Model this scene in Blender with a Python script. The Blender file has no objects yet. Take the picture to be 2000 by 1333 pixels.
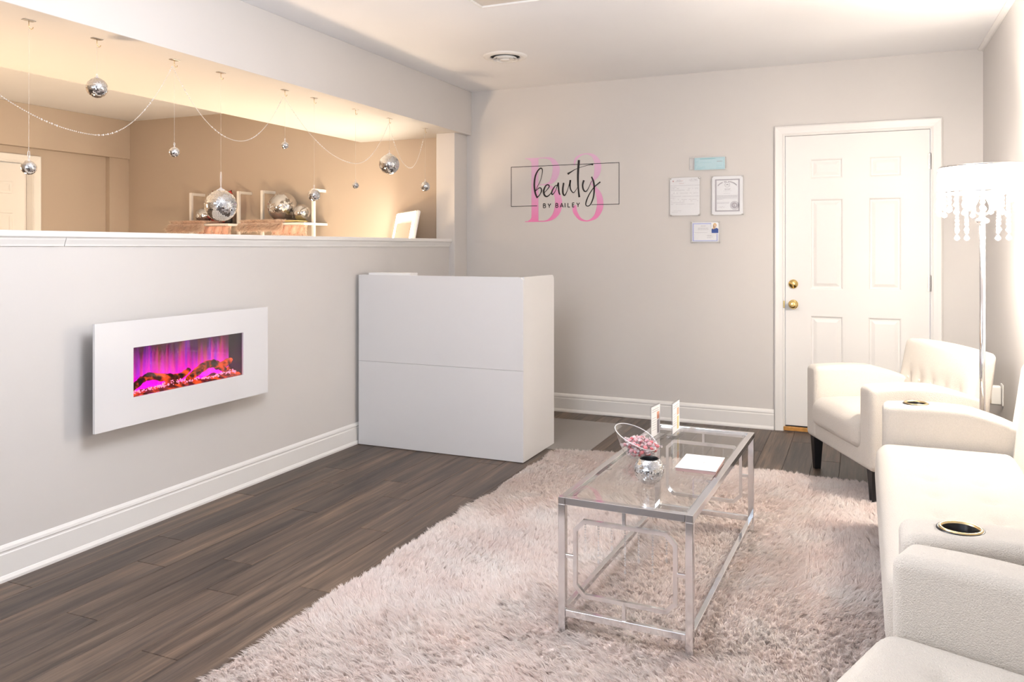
import bpy, bmesh, math, random
import numpy as np
from mathutils import Vector, Matrix, Euler

random.seed(7)
rng = np.random.default_rng(7)
PI = math.pi
SC = bpy.context.scene
COL = SC.collection

# ------------------------------------------------------------------ camera
cam_data = bpy.data.cameras.new('camera')
cam_data.sensor_fit = 'HORIZONTAL'
cam_data.sensor_width = 36.0
cam_data.lens = 28.206
cam_data.shift_y = -0.09175
cam_data.clip_start = 0.05
cam = bpy.data.objects.new('camera', cam_data)
cam.location = (0, 0, 1.288)
cam.rotation_euler = (math.radians(90), 0, math.radians(23.458))
COL.objects.link(cam)
SC.camera = cam

# ------------------------------------------------------------------ world, lights, exposure
W = bpy.data.worlds.new('world')
SC.world = W
W.use_nodes = True
W.node_tree.nodes['Background'].inputs['Color'].default_value = (0.80, 0.88, 1.0, 1)
W.node_tree.nodes['Background'].inputs['Strength'].default_value = 1.0


def area(name, loc, rot, sx, sy, power, color):
    d = bpy.data.lights.new(name, 'AREA')
    d.shape = 'RECTANGLE'
    d.size, d.size_y = sx, sy
    d.energy = power
    d.color = color
    o = bpy.data.objects.new(name, d)
    o.location = loc
    o.rotation_euler = rot
    COL.objects.link(o)
    return o


def point(name, loc, power, color, radius, parent=None):
    d = bpy.data.lights.new(name, 'POINT')
    d.energy = power
    d.color = color
    d.shadow_soft_size = radius
    o = bpy.data.objects.new(name, d)
    o.location = loc
    o.parent = parent
    COL.objects.link(o)
    return o


# added fill at the unseen front window, standing in for daylight
area('window_fill', (-1.2, -1.72, 1.45), (math.radians(-90), 0, 0), 2.8, 1.5, 38, (0.88, 0.92, 1.0))
# added fill lights with no fixture: by the front wall and over the rug
point('front_fill', (-2.2, -0.9, 1.60), 14, (0.94, 0.955, 1.0), 0.2)
point('rug_fill', (-1.3, 2.0, 1.85), 41, (0.915, 0.945, 1.0), 0.30)
# added warm fills without fixtures in the treatment room, two behind the half wall
point('treatment_room_fill', (-3.75, 2.3, 0.85), 30, (1.0, 0.72, 0.46), 0.15)
point('treatment_room_fill', (-3.75, 4.3, 0.85), 26, (1.0, 0.72, 0.46), 0.15)
point('treatment_room_fill', (-5.4, 2.2, 1.5), 26, (1.0, 0.70, 0.42), 0.3)

SC.view_settings.view_transform = 'Standard'
SC.view_settings.look = 'None'
SC.view_settings.gamma = 1.0
SC.view_settings.use_curve_mapping = False
SC.view_settings.exposure = 1.10
try:
    SC.cycles.max_bounces = 5
    SC.cycles.diffuse_bounces = 3
    SC.cycles.glossy_bounces = 3
    SC.cycles.transparent_max_bounces = 12
    SC.cycles.use_light_tree = False
    SC.cycles.adaptive_threshold = 0.05
    SC.cycles.adaptive_min_samples = 16
    SC.cycles.caustics_reflective = False
    SC.cycles.caustics_refractive = False
    SC.cycles.sample_clamp_indirect = 6.0
except Exception:
    pass


# ------------------------------------------------------------------ materials
def new_mat(name):
    m = bpy.data.materials.new(name)
    m.use_nodes = True
    nt = m.node_tree
    return m, nt, nt.nodes['Principled BSDF'], nt.nodes['Material Output']


def ramp(nt, stops):
    n = nt.nodes.new('ShaderNodeValToRGB')
    el = n.color_ramp.elements
    while len(el) < len(stops):
        el.new(0.5)
    for e, (p, c) in zip(el, stops):
        e.position = p
        e.color = (*c, 1)
    return n


def noise(nt, vec, scale, detail=3, rough=0.5, mapping=None):
    n = nt.nodes.new('ShaderNodeTexNoise')
    n.inputs['Scale'].default_value = scale
    n.inputs['Detail'].default_value = detail
    n.inputs['Roughness'].default_value = rough
    if mapping is not None:
        mp = nt.nodes.new('ShaderNodeMapping')
        mp.inputs['Scale'].default_value = mapping
        nt.links.new(vec, mp.inputs['Vector'])
        vec = mp.outputs['Vector']
    nt.links.new(vec, n.inputs['Vector'])
    return n


def objco(nt):
    return nt.nodes.new('ShaderNodeTexCoord').outputs['Object']


def mat(name, color, rough=0.5, metal=0.0, var=0.0, vscale=6.0, bump=0.0, bscale=60.0, bdist=0.002,
        sheen=0.0, coat=0.0, spec=None):
    m, nt, b, out = new_mat(name)
    b.inputs['Base Color'].default_value = (*color, 1)
    b.inputs['Roughness'].default_value = rough
    b.inputs['Metallic'].default_value = metal
    if spec is not None:
        b.inputs['Specular IOR Level'].default_value = spec
    if sheen:
        b.inputs['Sheen Weight'].default_value = sheen
    if coat:
        b.inputs['Coat Weight'].default_value = coat
        b.inputs['Coat Roughness'].default_value = 0.05
    co = objco(nt)
    n = noise(nt, co, vscale, 4)
    lo = tuple(max(0, c * (1 - var)) for c in color)
    hi = tuple(min(1, c * (1 + var)) for c in color)
    r = ramp(nt, [(0.3, lo), (0.7, hi)])
    nt.links.new(n.outputs['Fac'], r.inputs['Fac'])
    nt.links.new(r.outputs['Color'], b.inputs['Base Color'])
    if bump:
        bn = noise(nt, co, bscale, 3)
        bp = nt.nodes.new('ShaderNodeBump')
        bp.inputs['Strength'].default_value = bump
        bp.inputs['Distance'].default_value = bdist
        nt.links.new(bn.outputs['Fac'], bp.inputs['Height'])
        nt.links.new(bp.outputs['Normal'], b.inputs['Normal'])
    return m


def emit(name, color, strength):
    m, nt, b, out = new_mat(name)
    b.inputs['Base Color'].default_value = (*color, 1)
    b.inputs['Emission Color'].default_value = (*color, 1)
    b.inputs['Emission Strength'].default_value = strength
    return m


def clear(name, tint=(1, 1, 1), gloss=1.0, haze=0.0, hazecol=(1, 1, 1), ior=1.5, rough=0.02):
    """thin clear sheet: see-through with Fresnel reflections and an optional milky part"""
    m, nt, b, out = new_mat(name)
    nt.nodes.remove(b)
    tr = nt.nodes.new('ShaderNodeBsdfTransparent')
    tr.inputs['Color'].default_value = (*tint, 1)
    gl = nt.nodes.new('ShaderNodeBsdfGlossy')
    gl.inputs['Roughness'].default_value = rough
    lw = nt.nodes.new('ShaderNodeLayerWeight')            # Schlick reflectance, alike on both faces of the sheet
    lw.inputs['Blend'].default_value = 0.5
    f0 = ((ior - 1) / (ior + 1)) ** 2
    pw = nt.nodes.new('ShaderNodeMath')
    pw.operation = 'POWER'
    pw.inputs[1].default_value = 4.0
    nt.links.new(lw.outputs['Facing'], pw.inputs[0])
    ml = nt.nodes.new('ShaderNodeMath')
    ml.operation = 'MULTIPLY_ADD'
    ml.use_clamp = True
    ml.inputs[1].default_value = (1 - f0) * gloss
    ml.inputs[2].default_value = f0 * gloss
    nt.links.new(pw.outputs[0], ml.inputs[0])
    mx = nt.nodes.new('ShaderNodeMixShader')
    nt.links.new(ml.outputs[0], mx.inputs['Fac'])
    nt.links.new(tr.outputs[0], mx.inputs[1])
    nt.links.new(gl.outputs[0], mx.inputs[2])
    last = mx
    if haze > 0:
        df = nt.nodes.new('ShaderNodeBsdfDiffuse')
        df.inputs['Color'].default_value = (*hazecol, 1)
        m2 = nt.nodes.new('ShaderNodeMixShader')
        m2.inputs['Fac'].default_value = haze
        nt.links.new(mx.outputs[0], m2.inputs[1])
        nt.links.new(df.outputs[0], m2.inputs[2])
        last = m2
    nt.links.new(last.outputs[0], out.inputs['Surface'])
    return m


def boucle_mat(name, color):
    m, nt, b, out = new_mat(name)
    co = objco(nt)
    b.inputs['Roughness'].default_value = 1.0
    b.inputs['Sheen Weight'].default_value = 0.25
    b.inputs['Specular IOR Level'].default_value = 0.1
    n1 = noise(nt, co, 260, 4, 0.6)
    r = ramp(nt, [(0.25, tuple(c * 0.90 for c in color)), (0.65, color)])
    nt.links.new(n1.outputs['Fac'], r.inputs['Fac'])
    nt.links.new(r.outputs['Color'], b.inputs['Base Color'])
    vo = nt.nodes.new('ShaderNodeTexVoronoi')
    vo.inputs['Scale'].default_value = 330
    nt.links.new(co, vo.inputs['Vector'])
    ad = nt.nodes.new('ShaderNodeMath')
    ad.operation = 'SUBTRACT'
    nt.links.new(n1.outputs['Fac'], ad.inputs[0])
    nt.links.new(vo.outputs['Distance'], ad.inputs[1])
    bp = nt.nodes.new('ShaderNodeBump')
    bp.inputs['Strength'].default_value = 0.6
    bp.inputs['Distance'].default_value = 0.0022
    nt.links.new(ad.outputs[0], bp.inputs['Height'])
    nt.links.new(bp.outputs['Normal'], b.inputs['Normal'])
    return m


def plank_mat():
    m, nt, b, out = new_mat('dark_vinyl_plank')
    oi = nt.nodes.new('ShaderNodeObjectInfo')
    tc = nt.nodes.new('ShaderNodeTexCoord')
    sc = nt.nodes.new('ShaderNodeVectorMath')
    sc.operation = 'SCALE'
    cb = nt.nodes.new('ShaderNodeCombineXYZ')
    for k, f in enumerate((37.0, 91.0, 13.0)):
        mm = nt.nodes.new('ShaderNodeMath')
        mm.operation = 'MULTIPLY'
        mm.inputs[1].default_value = f
        nt.links.new(oi.outputs['Random'], mm.inputs[0])
        nt.links.new(mm.outputs[0], cb.inputs[k])
    ad = nt.nodes.new('ShaderNodeVectorMath')
    ad.operation = 'ADD'
    nt.links.new(tc.outputs['Object'], ad.inputs[0])
    nt.links.new(cb.outputs[0], ad.inputs[1])
    co = ad.outputs[0]
    g1 = noise(nt, co, 1.0, 6, 0.65, (26, 1.3, 1))
    g2 = noise(nt, co, 1.0, 4, 0.6, (140, 3.0, 1))
    g3 = noise(nt, co, 1.0, 3, 0.5, (7, 0.9, 1))
    r1 = ramp(nt, [(0.30, (0.050, 0.036, 0.029)), (0.46, (0.092, 0.070, 0.057)), (0.58, (0.135, 0.100, 0.077)),
                   (0.74, (0.205, 0.155, 0.118))])
    nt.links.new(g1.outputs['Fac'], r1.inputs['Fac'])
    r2 = ramp(nt, [(0.3, (0.70, 0.70, 0.72)), (0.7, (1.2, 1.18, 1.14))])
    nt.links.new(g2.outputs['Fac'], r2.inputs['Fac'])
    r3 = ramp(nt, [(0.3, (0.78, 0.80, 0.84)), (0.7, (1.22, 1.15, 1.06))])
    nt.links.new(g3.outputs['Fac'], r3.inputs['Fac'])
    r4 = ramp(nt, [(0.0, (0.80, 0.80, 0.82)), (1.0, (1.25, 1.2, 1.15))])
    nt.links.new(oi.outputs['Random'], r4.inputs['Fac'])
    last = r1.outputs['Color']
    for r in (r2, r3, r4):
        mx = nt.nodes.new('ShaderNodeMix')
        mx.data_type = 'RGBA'
        mx.blend_type = 'MULTIPLY'
        mx.inputs['Factor'].default_value = 1.0
        nt.links.new(last, mx.inputs['A'])
        nt.links.new(r.outputs['Color'], mx.inputs['B'])
        last = mx.outputs['Result']
    nt.links.new(last, b.inputs['Base Color'])
    b.inputs['Roughness'].default_value = 0.42
    b.inputs['Specular IOR Level'].default_value = 0.35
    bp = nt.nodes.new('ShaderNodeBump')
    bp.inputs['Strength'].default_value = 0.25
    bp.inputs['Distance'].default_value = 0.001
    nt.links.new(g2.outputs['Fac'], bp.inputs['Height'])
    nt.links.new(bp.outputs['Normal'], b.inputs['Normal'])
    return m


def pile_mat(name, c1, c2, c3, transl=0.25):
    m, nt, b, out = new_mat(name)
    co = objco(nt)
    n = noise(nt, co, 5.0, 4, 0.6)
    r = ramp(nt, [(0.3, c1), (0.55, c2), (0.72, c3)])
    nt.links.new(n.outputs['Fac'], r.inputs['Fac'])
    at = nt.nodes.new('ShaderNodeAttribute')
    at.attribute_name = 'fibre'
    r2 = ramp(nt, [(0.0, (0.88, 0.86, 0.85)), (1.0, (1.06, 1.06, 1.06))])
    nt.links.new(at.outputs['Fac'], r2.inputs['Fac'])
    mx = nt.nodes.new('ShaderNodeMix')
    mx.data_type = 'RGBA'
    mx.blend_type = 'MULTIPLY'
    mx.inputs['Factor'].default_value = 1.0
    nt.links.new(r.outputs['Color'], mx.inputs['A'])
    nt.links.new(r2.outputs['Color'], mx.inputs['B'])
    df = nt.nodes.new('ShaderNodeBsdfDiffuse')
    tl = nt.nodes.new('ShaderNodeBsdfTranslucent')
    nt.links.new(mx.outputs['Result'], df.inputs['Color'])
    nt.links.new(mx.outputs['Result'], tl.inputs['Color'])
    ms = nt.nodes.new('ShaderNodeMixShader')
    ms.inputs['Fac'].default_value = transl
    nt.links.new(df.outputs[0], ms.inputs[1])
    nt.links.new(tl.outputs[0], ms.inputs[2])
    nt.nodes.remove(b)
    nt.links.new(ms.outputs[0], out.inputs['Surface'])
    return m


def flame_mat():
    """the lit flame screen of the electric fireplace"""
    m, nt, b, out = new_mat('flame_screen')
    tc = nt.nodes.new('ShaderNodeTexCoord')
    sp = nt.nodes.new('ShaderNodeSeparateXYZ')
    nt.links.new(tc.outputs['Object'], sp.inputs[0])

    def math_(op, a, bb, clamp=False):
        n = nt.nodes.new('ShaderNodeMath')
        n.operation = op
        n.use_clamp = clamp
        for i, x in enumerate((a, bb)):
            if isinstance(x, (int, float)):
                n.inputs[i].default_value = x
            else:
                nt.links.new(x, n.inputs[i])
        return n.outputs[0]
    h = math_('DIVIDE', sp.outputs['Z'], 0.22, True)            # height in the screen, 0..1
    inv = math_('SUBTRACT', 1.0, h)
    tongues = noise(nt, tc.outputs['Object'], 1.0, 3, 0.55, (1, 21, 3.2))
    fine = noise(nt, tc.outputs['Object'], 1.0, 2, 0.5, (1, 60, 5.0))
    t = math_('ADD', math_('MULTIPLY', tongues.outputs['Fac'], 0.8), math_('MULTIPLY', fine.outputs['Fac'], 0.25))
    body = math_('SUBTRACT', math_('ADD', t, math_('MULTIPLY', inv, 0.62)), 0.62, True)
    hue = noise(nt, tc.outputs['Object'], 1.0, 2, 0.5, (1, 33, 2.0))
    r = ramp(nt, [(0.30, (0.16, 0.02, 1.0)), (0.40, (0.55, 0.0, 0.95)), (0.50, (1.0, 0.0, 0.66)),
                  (0.60, (1.0, 0.03, 0.34)), (0.70, (1.0, 0.16, 0.10))])
    nt.links.new(hue.outputs['Fac'], r.inputs['Fac'])
    base = math_('MULTIPLY', math_('POWER', inv, 2.2), 0.9)
    glow = nt.nodes.new('ShaderNodeMix')
    glow.data_type = 'RGBA'
    nt.links.new(base, glow.inputs['Factor'])
    nt.links.new(r.outputs['Color'], glow.inputs['A'])
    glow.inputs['B'].default_value = (1.0, 0.0, 0.72, 1)
    st = math_('ADD', math_('MULTIPLY', body, 1.5), math_('ADD', math_('MULTIPLY', base, 0.65), 0.05))
    b.inputs['Base Color'].default_value = (0.05, 0.02, 0.03, 1)
    b.inputs['Roughness'].default_value = 0.6
    nt.links.new(glow.outputs['Result'], b.inputs['Emission Color'])
    nt.links.new(st, b.inputs['Emission Strength'])
    return m


def ember_mat(name, bark):
    m, nt, b, out = new_mat(name)
    co = objco(nt)
    n = noise(nt, co, 22.0, 4, 0.6)
    r = ramp(nt, [(0.40, bark), (0.50, (0.20, 0.04, 0.012)), (0.62, (0.55, 0.09, 0.02))])
    nt.links.new(n.outputs['Fac'], r.inputs['Fac'])
    nt.links.new(r.outputs['Color'], b.inputs['Base Color'])
    e = ramp(nt, [(0.46, (0, 0, 0)), (0.60, (1.0, 0.10, 0.01))])
    nt.links.new(n.outputs['Fac'], e.inputs['Fac'])
    nt.links.new(e.outputs['Color'], b.inputs['Emission Color'])
    b.inputs['Emission Strength'].default_value = 0.7
    b.inputs['Roughness'].default_value = 0.7
    return m


def gradient_vinyl():
    m, nt, b, out = new_mat('pink_vinyl')
    tc = nt.nodes.new('ShaderNodeTexCoord')
    sp = nt.nodes.new('ShaderNodeSeparateXYZ')
    nt.links.new(tc.outputs['Object'], sp.inputs[0])
    mr = nt.nodes.new('ShaderNodeMapRange')
    mr.inputs['From Min'].default_value = -0.28
    mr.inputs['From Max'].default_value = 0.24
    nt.links.new(sp.outputs['Z'], mr.inputs['Value'])
    r = ramp(nt, [(0.0, (0.86, 0.23, 0.50)), (0.35, (0.80, 0.36, 0.60)), (0.65, (0.74, 0.46, 0.66)), (1.0, (0.80, 0.50, 0.70))])
    nt.links.new(mr.outputs[0], r.inputs['Fac'])
    nt.links.new(r.outputs['Color'], b.inputs['Base Color'])
    b.inputs['Roughness'].default_value = 0.5
    return m


M = dict(
    wall=mat('greige_wall_paint', (0.67, 0.64, 0.62), 0.75, var=0.012, vscale=1.5, bump=0.05, bscale=180, bdist=0.0006),
    tan=mat('warm_lit_wall_paint', (0.52, 0.43, 0.35), 0.75, var=0.012, vscale=1.5, bump=0.05, bscale=180, bdist=0.0006),  # wall paint with the treatment room's warm, dim light put into its colour
    ceil=mat('white_ceiling_paint', (0.87, 0.865, 0.88), 0.85, var=0.01, vscale=2.0, bump=0.06, bscale=120, bdist=0.0008),
    trim=mat('white_trim_paint', (0.84, 0.82, 0.80), 0.38, var=0.008, vscale=3.0),
    door=mat('white_door_paint', (0.84, 0.82, 0.80), 0.45, var=0.006, vscale=3.0),
    lam=mat('white_laminate', (0.74, 0.73, 0.735), 0.42, var=0.006, vscale=2.0),
    gwhite=mat('white_glass_panel', (0.76, 0.75, 0.76), 0.12, var=0.003, coat=0.6),
    plank=plank_mat(),
    subfloor=mat('dark_subfloor', (0.07, 0.055, 0.047), 0.6, var=0.2),
    boucle=boucle_mat('cream_boucle', (0.72, 0.665, 0.60)),
    blackwood=mat('black_stained_wood', (0.012, 0.012, 0.014), 0.35, var=0.2, vscale=20),
    chrome=mat('chrome', (0.80, 0.79, 0.80), 0.09, 1.0, var=0.02),
    satin=mat('brushed_nickel', (0.62, 0.60, 0.58), 0.3, 1.0, var=0.04),
    brass=mat('polished_brass', (0.95, 0.72, 0.30), 0.16, 1.0, var=0.05),
    gold=mat('gold_rim', (0.80, 0.62, 0.34), 0.22, 1.0, var=0.05),
    mirror=mat('mirror_glass', (0.90, 0.91, 0.93), 0.035, 1.0, var=0.0),
    grout=mat('ball_core_grey', (0.22, 0.22, 0.24), 0.5, var=0.1),
    glass=clear('clear_glass', (0.985, 0.994, 0.989), 0.65, ior=1.5),
    glassedge=clear('green_glass_edge', (0.70, 0.86, 0.80), 1.0, 0.25, (0.55, 0.75, 0.68)),
    acrylic=clear('clear_acrylic', (0.985, 0.985, 0.99), 1.3, 0.012, (0.95, 0.95, 0.97)),
    plate=clear('frame_acrylic', (0.99, 0.99, 0.99), 0.8, 0.01, (0.95, 0.95, 0.97), rough=0.4),
    crystal=clear('crystal_bead', (0.96, 0.96, 0.98), 2.0, 0.55, (0.98, 0.98, 1.0), ior=1.6, rough=0.05),
    faintbead=clear('clear_plastic_bead', (0.97, 0.97, 0.98), 1.4, 0.16, (0.98, 0.98, 1.0), ior=1.5, rough=0.06),
    matclear=clear('clear_vinyl_mat', (0.92, 0.90, 0.88), 0.8, 0.20, (0.62, 0.58, 0.55), rough=0.35),
    fireglass=clear('smoked_fire_glass', (0.82, 0.78, 0.80), 1.6, ior=1.55),
    line=clear('fishing_line', (0.95, 0.93, 0.90), 1.0, 0.35, (0.9, 0.88, 0.85)),
    ribbon=mat('silver_cord', (0.78, 0.78, 0.82), 0.4, 0.4, var=0.05),
    paper=mat('white_paper', (0.86, 0.86, 0.88), 0.7, var=0.005),
    bluepaper=mat('pale_blue_paper', (0.53, 0.75, 0.82), 0.7, var=0.02),
    ink=mat('grey_ink', (0.36, 0.35, 0.38), 0.8),
    inkl=mat('pale_grey_ink', (0.44, 0.42, 0.46), 0.8),
    inkred=mat('faded_red_ink', (0.62, 0.42, 0.42), 0.8),
    inkblue=mat('blue_ink', (0.42, 0.46, 0.78), 0.8),
    inkteal=mat('teal_ink', (0.30, 0.55, 0.60), 0.8),
    navy=mat('navy_print', (0.05, 0.10, 0.34), 0.7),
    blond=mat('blond_print', (0.75, 0.50, 0.22), 0.7),
    skin=mat('face_print', (0.80, 0.58, 0.46), 0.7),
    vblack=mat('black_vinyl', (0.012, 0.010, 0.012), 0.35),
    vpink=gradient_vinyl(),
    black=mat('black_plastic', (0.010, 0.010, 0.012), 0.3, var=0.1),
    duct_shade=mat('duct_shade_black', (0.012, 0.012, 0.014), 0.9),
    beige=mat('beige_panel', (0.66, 0.60, 0.54), 0.8, var=0.02),
    oak=mat('orange_oak', (0.52, 0.25, 0.06), 0.4, var=0.25, vscale=30),
    pinkcard=mat('pink_card_edge', (0.60, 0.40, 0.38), 0.8),
    orangeprint=mat('coral_print', (0.80, 0.40, 0.28), 0.7),
    goldprint=mat('gold_print', (0.72, 0.58, 0.26), 0.7),
    candyred=mat('red_candy', (0.84, 0.06, 0.09), 0.3, var=0.3, vscale=90),
    candypink=mat('pink_candy', (0.90, 0.34, 0.40), 0.3, var=0.3, vscale=90),
    candytwist=clear('candy_wrapper_twist', (0.98, 0.97, 0.98), 2.0, 0.5, (0.97, 0.86, 0.89), rough=0.12),
    candywrap=clear('candy_wrapper', (0.98, 0.97, 0.98), 2.0, 0.14, (0.97, 0.90, 0.92), rough=0.12),
    pile=pile_mat('blush_shag', (0.95, 0.855, 0.82), (0.97, 0.91, 0.885), (0.985, 0.95, 0.93), 0.6),
    rugback=mat('blush_rug_backing', (0.88, 0.77, 0.73), 0.95, var=0.08, vscale=14),
    peachfur=pile_mat('peach_fur', (0.95, 0.76, 0.64), (0.97, 0.83, 0.73), (0.98, 0.88, 0.79), 0.5),
    peachback=mat('peach_backing', (0.93, 0.70, 0.58), 0.95, var=0.1),
    salmon=mat('salmon_satin', (0.90, 0.52, 0.41), 0.5, var=0.15, vscale=9),
    redfab=mat('red_fabric', (0.62, 0.05, 0.04), 0.7, var=0.15, vscale=9),
    flame=flame_mat(),
    log=ember_mat('glowing_log', (0.045, 0.030, 0.020)),
    ember=ember_mat('ember_bed', (0.16, 0.03, 0.01)),
    ice=emit('lit_crystal', (1.0, 0.35, 0.55), 0.75),
    led=emit('led_strip', (1.0, 0.90, 0.72), 34.0),
    shade=emit('lit_lamp_shade', (1.0, 0.93, 0.82), 4.0),
    bulb=emit('lit_bulb', (1.0, 0.80, 0.50), 30.0),
    whitemetal=mat('white_metal', (0.82, 0.80, 0.77), 0.4, var=0.01),
    whiteplastic=mat('white_plastic', (0.84, 0.83, 0.81), 0.35, var=0.01),
    amber=clear('amber_reservoir', (0.95, 0.82, 0.55), 1.2, 0.25, (0.80, 0.60, 0.25)),
)

for k in ('flame', 'log', 'ember', 'ice', 'shade', 'bulb'):
    M[k].cycles.emission_sampling = 'NONE'          # dim glows: found by the bounced rays alone


# ------------------------------------------------------------------ mesh building
class MB:
    def __init__(self):
        self.v, self.f, self.mi, self.cur = [], [], [], 0

    def use(self, i):
        self.cur = i
        return self

    def add(self, vs, fs):
        o = len(self.v)
        self.v += [tuple(p) for p in vs]
        for f in fs:
            self.f.append(tuple(i + o for i in f))
            self.mi.append(self.cur)
        return self

    def box(self, x0, x1, y0, y1, z0, z1):
        v = [(x, y, z) for z in (z0, z1) for y in (y0, y1) for x in (x0, x1)]
        return self.add(v, [(0, 2, 3, 1), (4, 5, 7, 6), (0, 1, 5, 4), (2, 6, 7, 3), (0, 4, 6, 2), (1, 3, 7, 5)])

    def bbox(self, x0, x1, y0, y1, z0, z1, b=0.004):
        """box with chamfered edges"""
        b = min(b, 0.45 * (x1 - x0), 0.45 * (y1 - y0), 0.45 * (z1 - z0))
        bm = bmesh.new()
        bmesh.ops.create_cube(bm, size=1.0)
        for v in bm.verts:
            v.co = Vector(((x0 + x1) / 2 + v.co.x * (x1 - x0), (y0 + y1) / 2 + v.co.y * (y1 - y0), (z0 + z1) / 2 + v.co.z * (z1 - z0)))
        bmesh.ops.bevel(bm, geom=list(bm.edges), offset=b, segments=2, profile=0.5, affect='EDGES')
        bm.verts.index_update()
        self.add([v.co[:] for v in bm.verts], [[v.index for v in f.verts] for f in bm.faces])
        bm.free()
        return self

    def bar(self, p0, p1, w, h, up=(0, 0, 1)):
        p0, p1 = Vector(p0), Vector(p1)
        d = (p1 - p0).normalized()
        u = Vector(up)
        s = d.cross(u)
        if s.length < 1e-4:
            s = d.cross(Vector((0, 1, 0)))
        s.normalize()
        u = s.cross(d).normalized()
        vs = []
        for p in (p0, p1):
            for a, c in ((-1, -1), (1, -1), (1, 1), (-1, 1)):
                vs.append(p + s * (a * w / 2) + u * (c * h / 2))
        return self.add(vs, [(3, 2, 1, 0), (4, 5, 6, 7), (0, 1, 5, 4), (1, 2, 6, 5), (2, 3, 7, 6), (3, 0, 4, 7)])

    def tube(self, path, r, n=8, closed=False, caps=True):
        path = [Vector(p) for p in path]
        rs = r if isinstance(r, (list, tuple)) else [r] * len(path)
        vs, fs = [], []
        prev = None
        L = len(path)
        for i, p in enumerate(path):
            a = path[(i - 1) % L] if (closed or i > 0) else p
            b = path[(i + 1) % L] if (closed or i < L - 1) else p
            d = (b - a).normalized()
            if prev is None:
                s = d.cross(Vector((0, 0, 1)))
                if s.length < 1e-3:
                    s = d.cross(Vector((1, 0, 0)))
            else:
                s = prev - d * prev.dot(d)
            s.normalize()
            prev = s
            u = d.cross(s)
            for k in range(n):
                t = 2 * PI * k / n
                vs.append(p + (s * math.cos(t) + u * math.sin(t)) * rs[i])
        m = L if closed else L - 1
        for i in range(m):
            j = (i + 1) % L
            for k in range(n):
                k2 = (k + 1) % n
                fs.append((i * n + k, i * n + k2, j * n + k2, j * n + k))
        if caps and not closed:
            fs.append(tuple(range(n))[::-1])
            fs.append(tuple((L - 1) * n + k for k in range(n)))
        return self.add(vs, fs)

    def lathe(self, prof, n=24, c=(0, 0, 0), axis='Z'):
        vs, fs = [], []
        for r, z in prof:
            for k in range(n):
                t = 2 * PI * k / n
                a, b = r * math.cos(t), r * math.sin(t)
                if axis == 'Z':
                    p = (a, b, z)
                elif axis == 'Y':
                    p = (a, -z, b)
                else:
                    p = (z, a, b)
                vs.append((p[0] + c[0], p[1] + c[1], p[2] + c[2]))
        for i in range(len(prof) - 1):
            for k in range(n):
                k2 = (k + 1) % n
                fs.append((i * n + k, i * n + k2, (i + 1) * n + k2, (i + 1) * n + k))
        return self.add(vs, fs)

    def sphere(self, c, r, n=16, m=10, sc=(1, 1, 1)):
        prof = [(max(1e-5, math.sin(PI * i / m)), -math.cos(PI * i / m)) for i in range(m + 1)]
        o = len(self.v)
        self.lathe(prof, n)
        for i in range(o, len(self.v)):
            x, y, z = self.v[i]
            self.v[i] = (c[0] + x * r * sc[0], c[1] + y * r * sc[1], c[2] + z * r * sc[2])
        return self

    def prism(self, poly, axis, a0, a1):
        """polygon (p, q) extruded along axis: X -> (a, p, q), Y -> (p, a, q), Z -> (p, q, a)"""
        def P(p, q, a):
            return {'X': (a, p, q), 'Y': (p, a, q), 'Z': (p, q, a)}[axis]
        n = len(poly)
        vs = [P(p, q, a0) for p, q in poly] + [P(p, q, a1) for p, q in poly]
        fs = [tuple(range(n))[::-1], tuple(range(n, 2 * n))]
        fs += [(i, (i + 1) % n, n + (i + 1) % n, n + i) for i in range(n)]
        return self.add(vs, fs)

    def quad(self, a, b, c, d):
        return self.add([a, b, c, d], [(0, 1, 2, 3)])

    def rounded(self, sx, sy, sz, r, n=(8, 8, 6), c=(0, 0, 0), deform=None, k=4):
        """soft rounded box, optionally reshaped by deform(x, y, z) in coordinates about its centre"""
        H = (sx / 2, sy / 2, sz / 2)
        ax = []
        for h, m in zip(H, n):
            rr = min(r, h * 0.98)
            cz = [h - rr + rr * math.tan(PI / 4 * i / k) for i in range(1, k + 1)]
            mid = [-(h - rr) + 2 * (h - rr) * i / m for i in range(m + 1)]
            ax.append([-x for x in reversed(cz)] + mid + cz)
        idx, vs, fs = {}, [], []

        def vid(p):
            q = tuple(max(-(h - min(r, h * .98)), min(h - min(r, h * .98), x)) for x, h in zip(p, H))
            d = Vector(p) - Vector(q)
            o = Vector(q) + (d.normalized() * min(r, min(H) * .98) if d.length > 1e-9 else Vector())
            key = tuple(round(x, 5) for x in p)
            if key not in idx:
                idx[key] = len(vs)
                t = tuple(o)
                if deform:
                    t = deform(*t)
                vs.append((t[0] + c[0], t[1] + c[1], t[2] + c[2]))
            return idx[key]
        for a in range(3):
            b, d = (a + 1) % 3, (a + 2) % 3
            for s in (-1, 1):
                for i in range(len(ax[b]) - 1):
                    for j in range(len(ax[d]) - 1):
                        q = []
                        for bi, dj in ((i, j), (i + 1, j), (i + 1, j + 1), (i, j + 1)):
                            p = [0, 0, 0]
                            p[a], p[b], p[d] = s * H[a], ax[b][bi], ax[d][dj]
                            q.append(vid(tuple(p)))
                        fs.append(tuple(q) if s > 0 else tuple(reversed(q)))
        return self.add(vs, fs)

    def mesh(self, name, mats, smooth=False):
        me = bpy.data.meshes.new(name)
        me.from_pydata(self.v, [], self.f)
        for m in (mats if isinstance(mats, (list, tuple)) else [mats]):
            me.materials.append(m)
        if max(self.mi, default=0) > 0:
            me.polygons.foreach_set('material_index', self.mi)
        if smooth:
            me.polygons.foreach_set('use_smooth', [True] * len(me.polygons))
        me.update()
        return me


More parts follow.
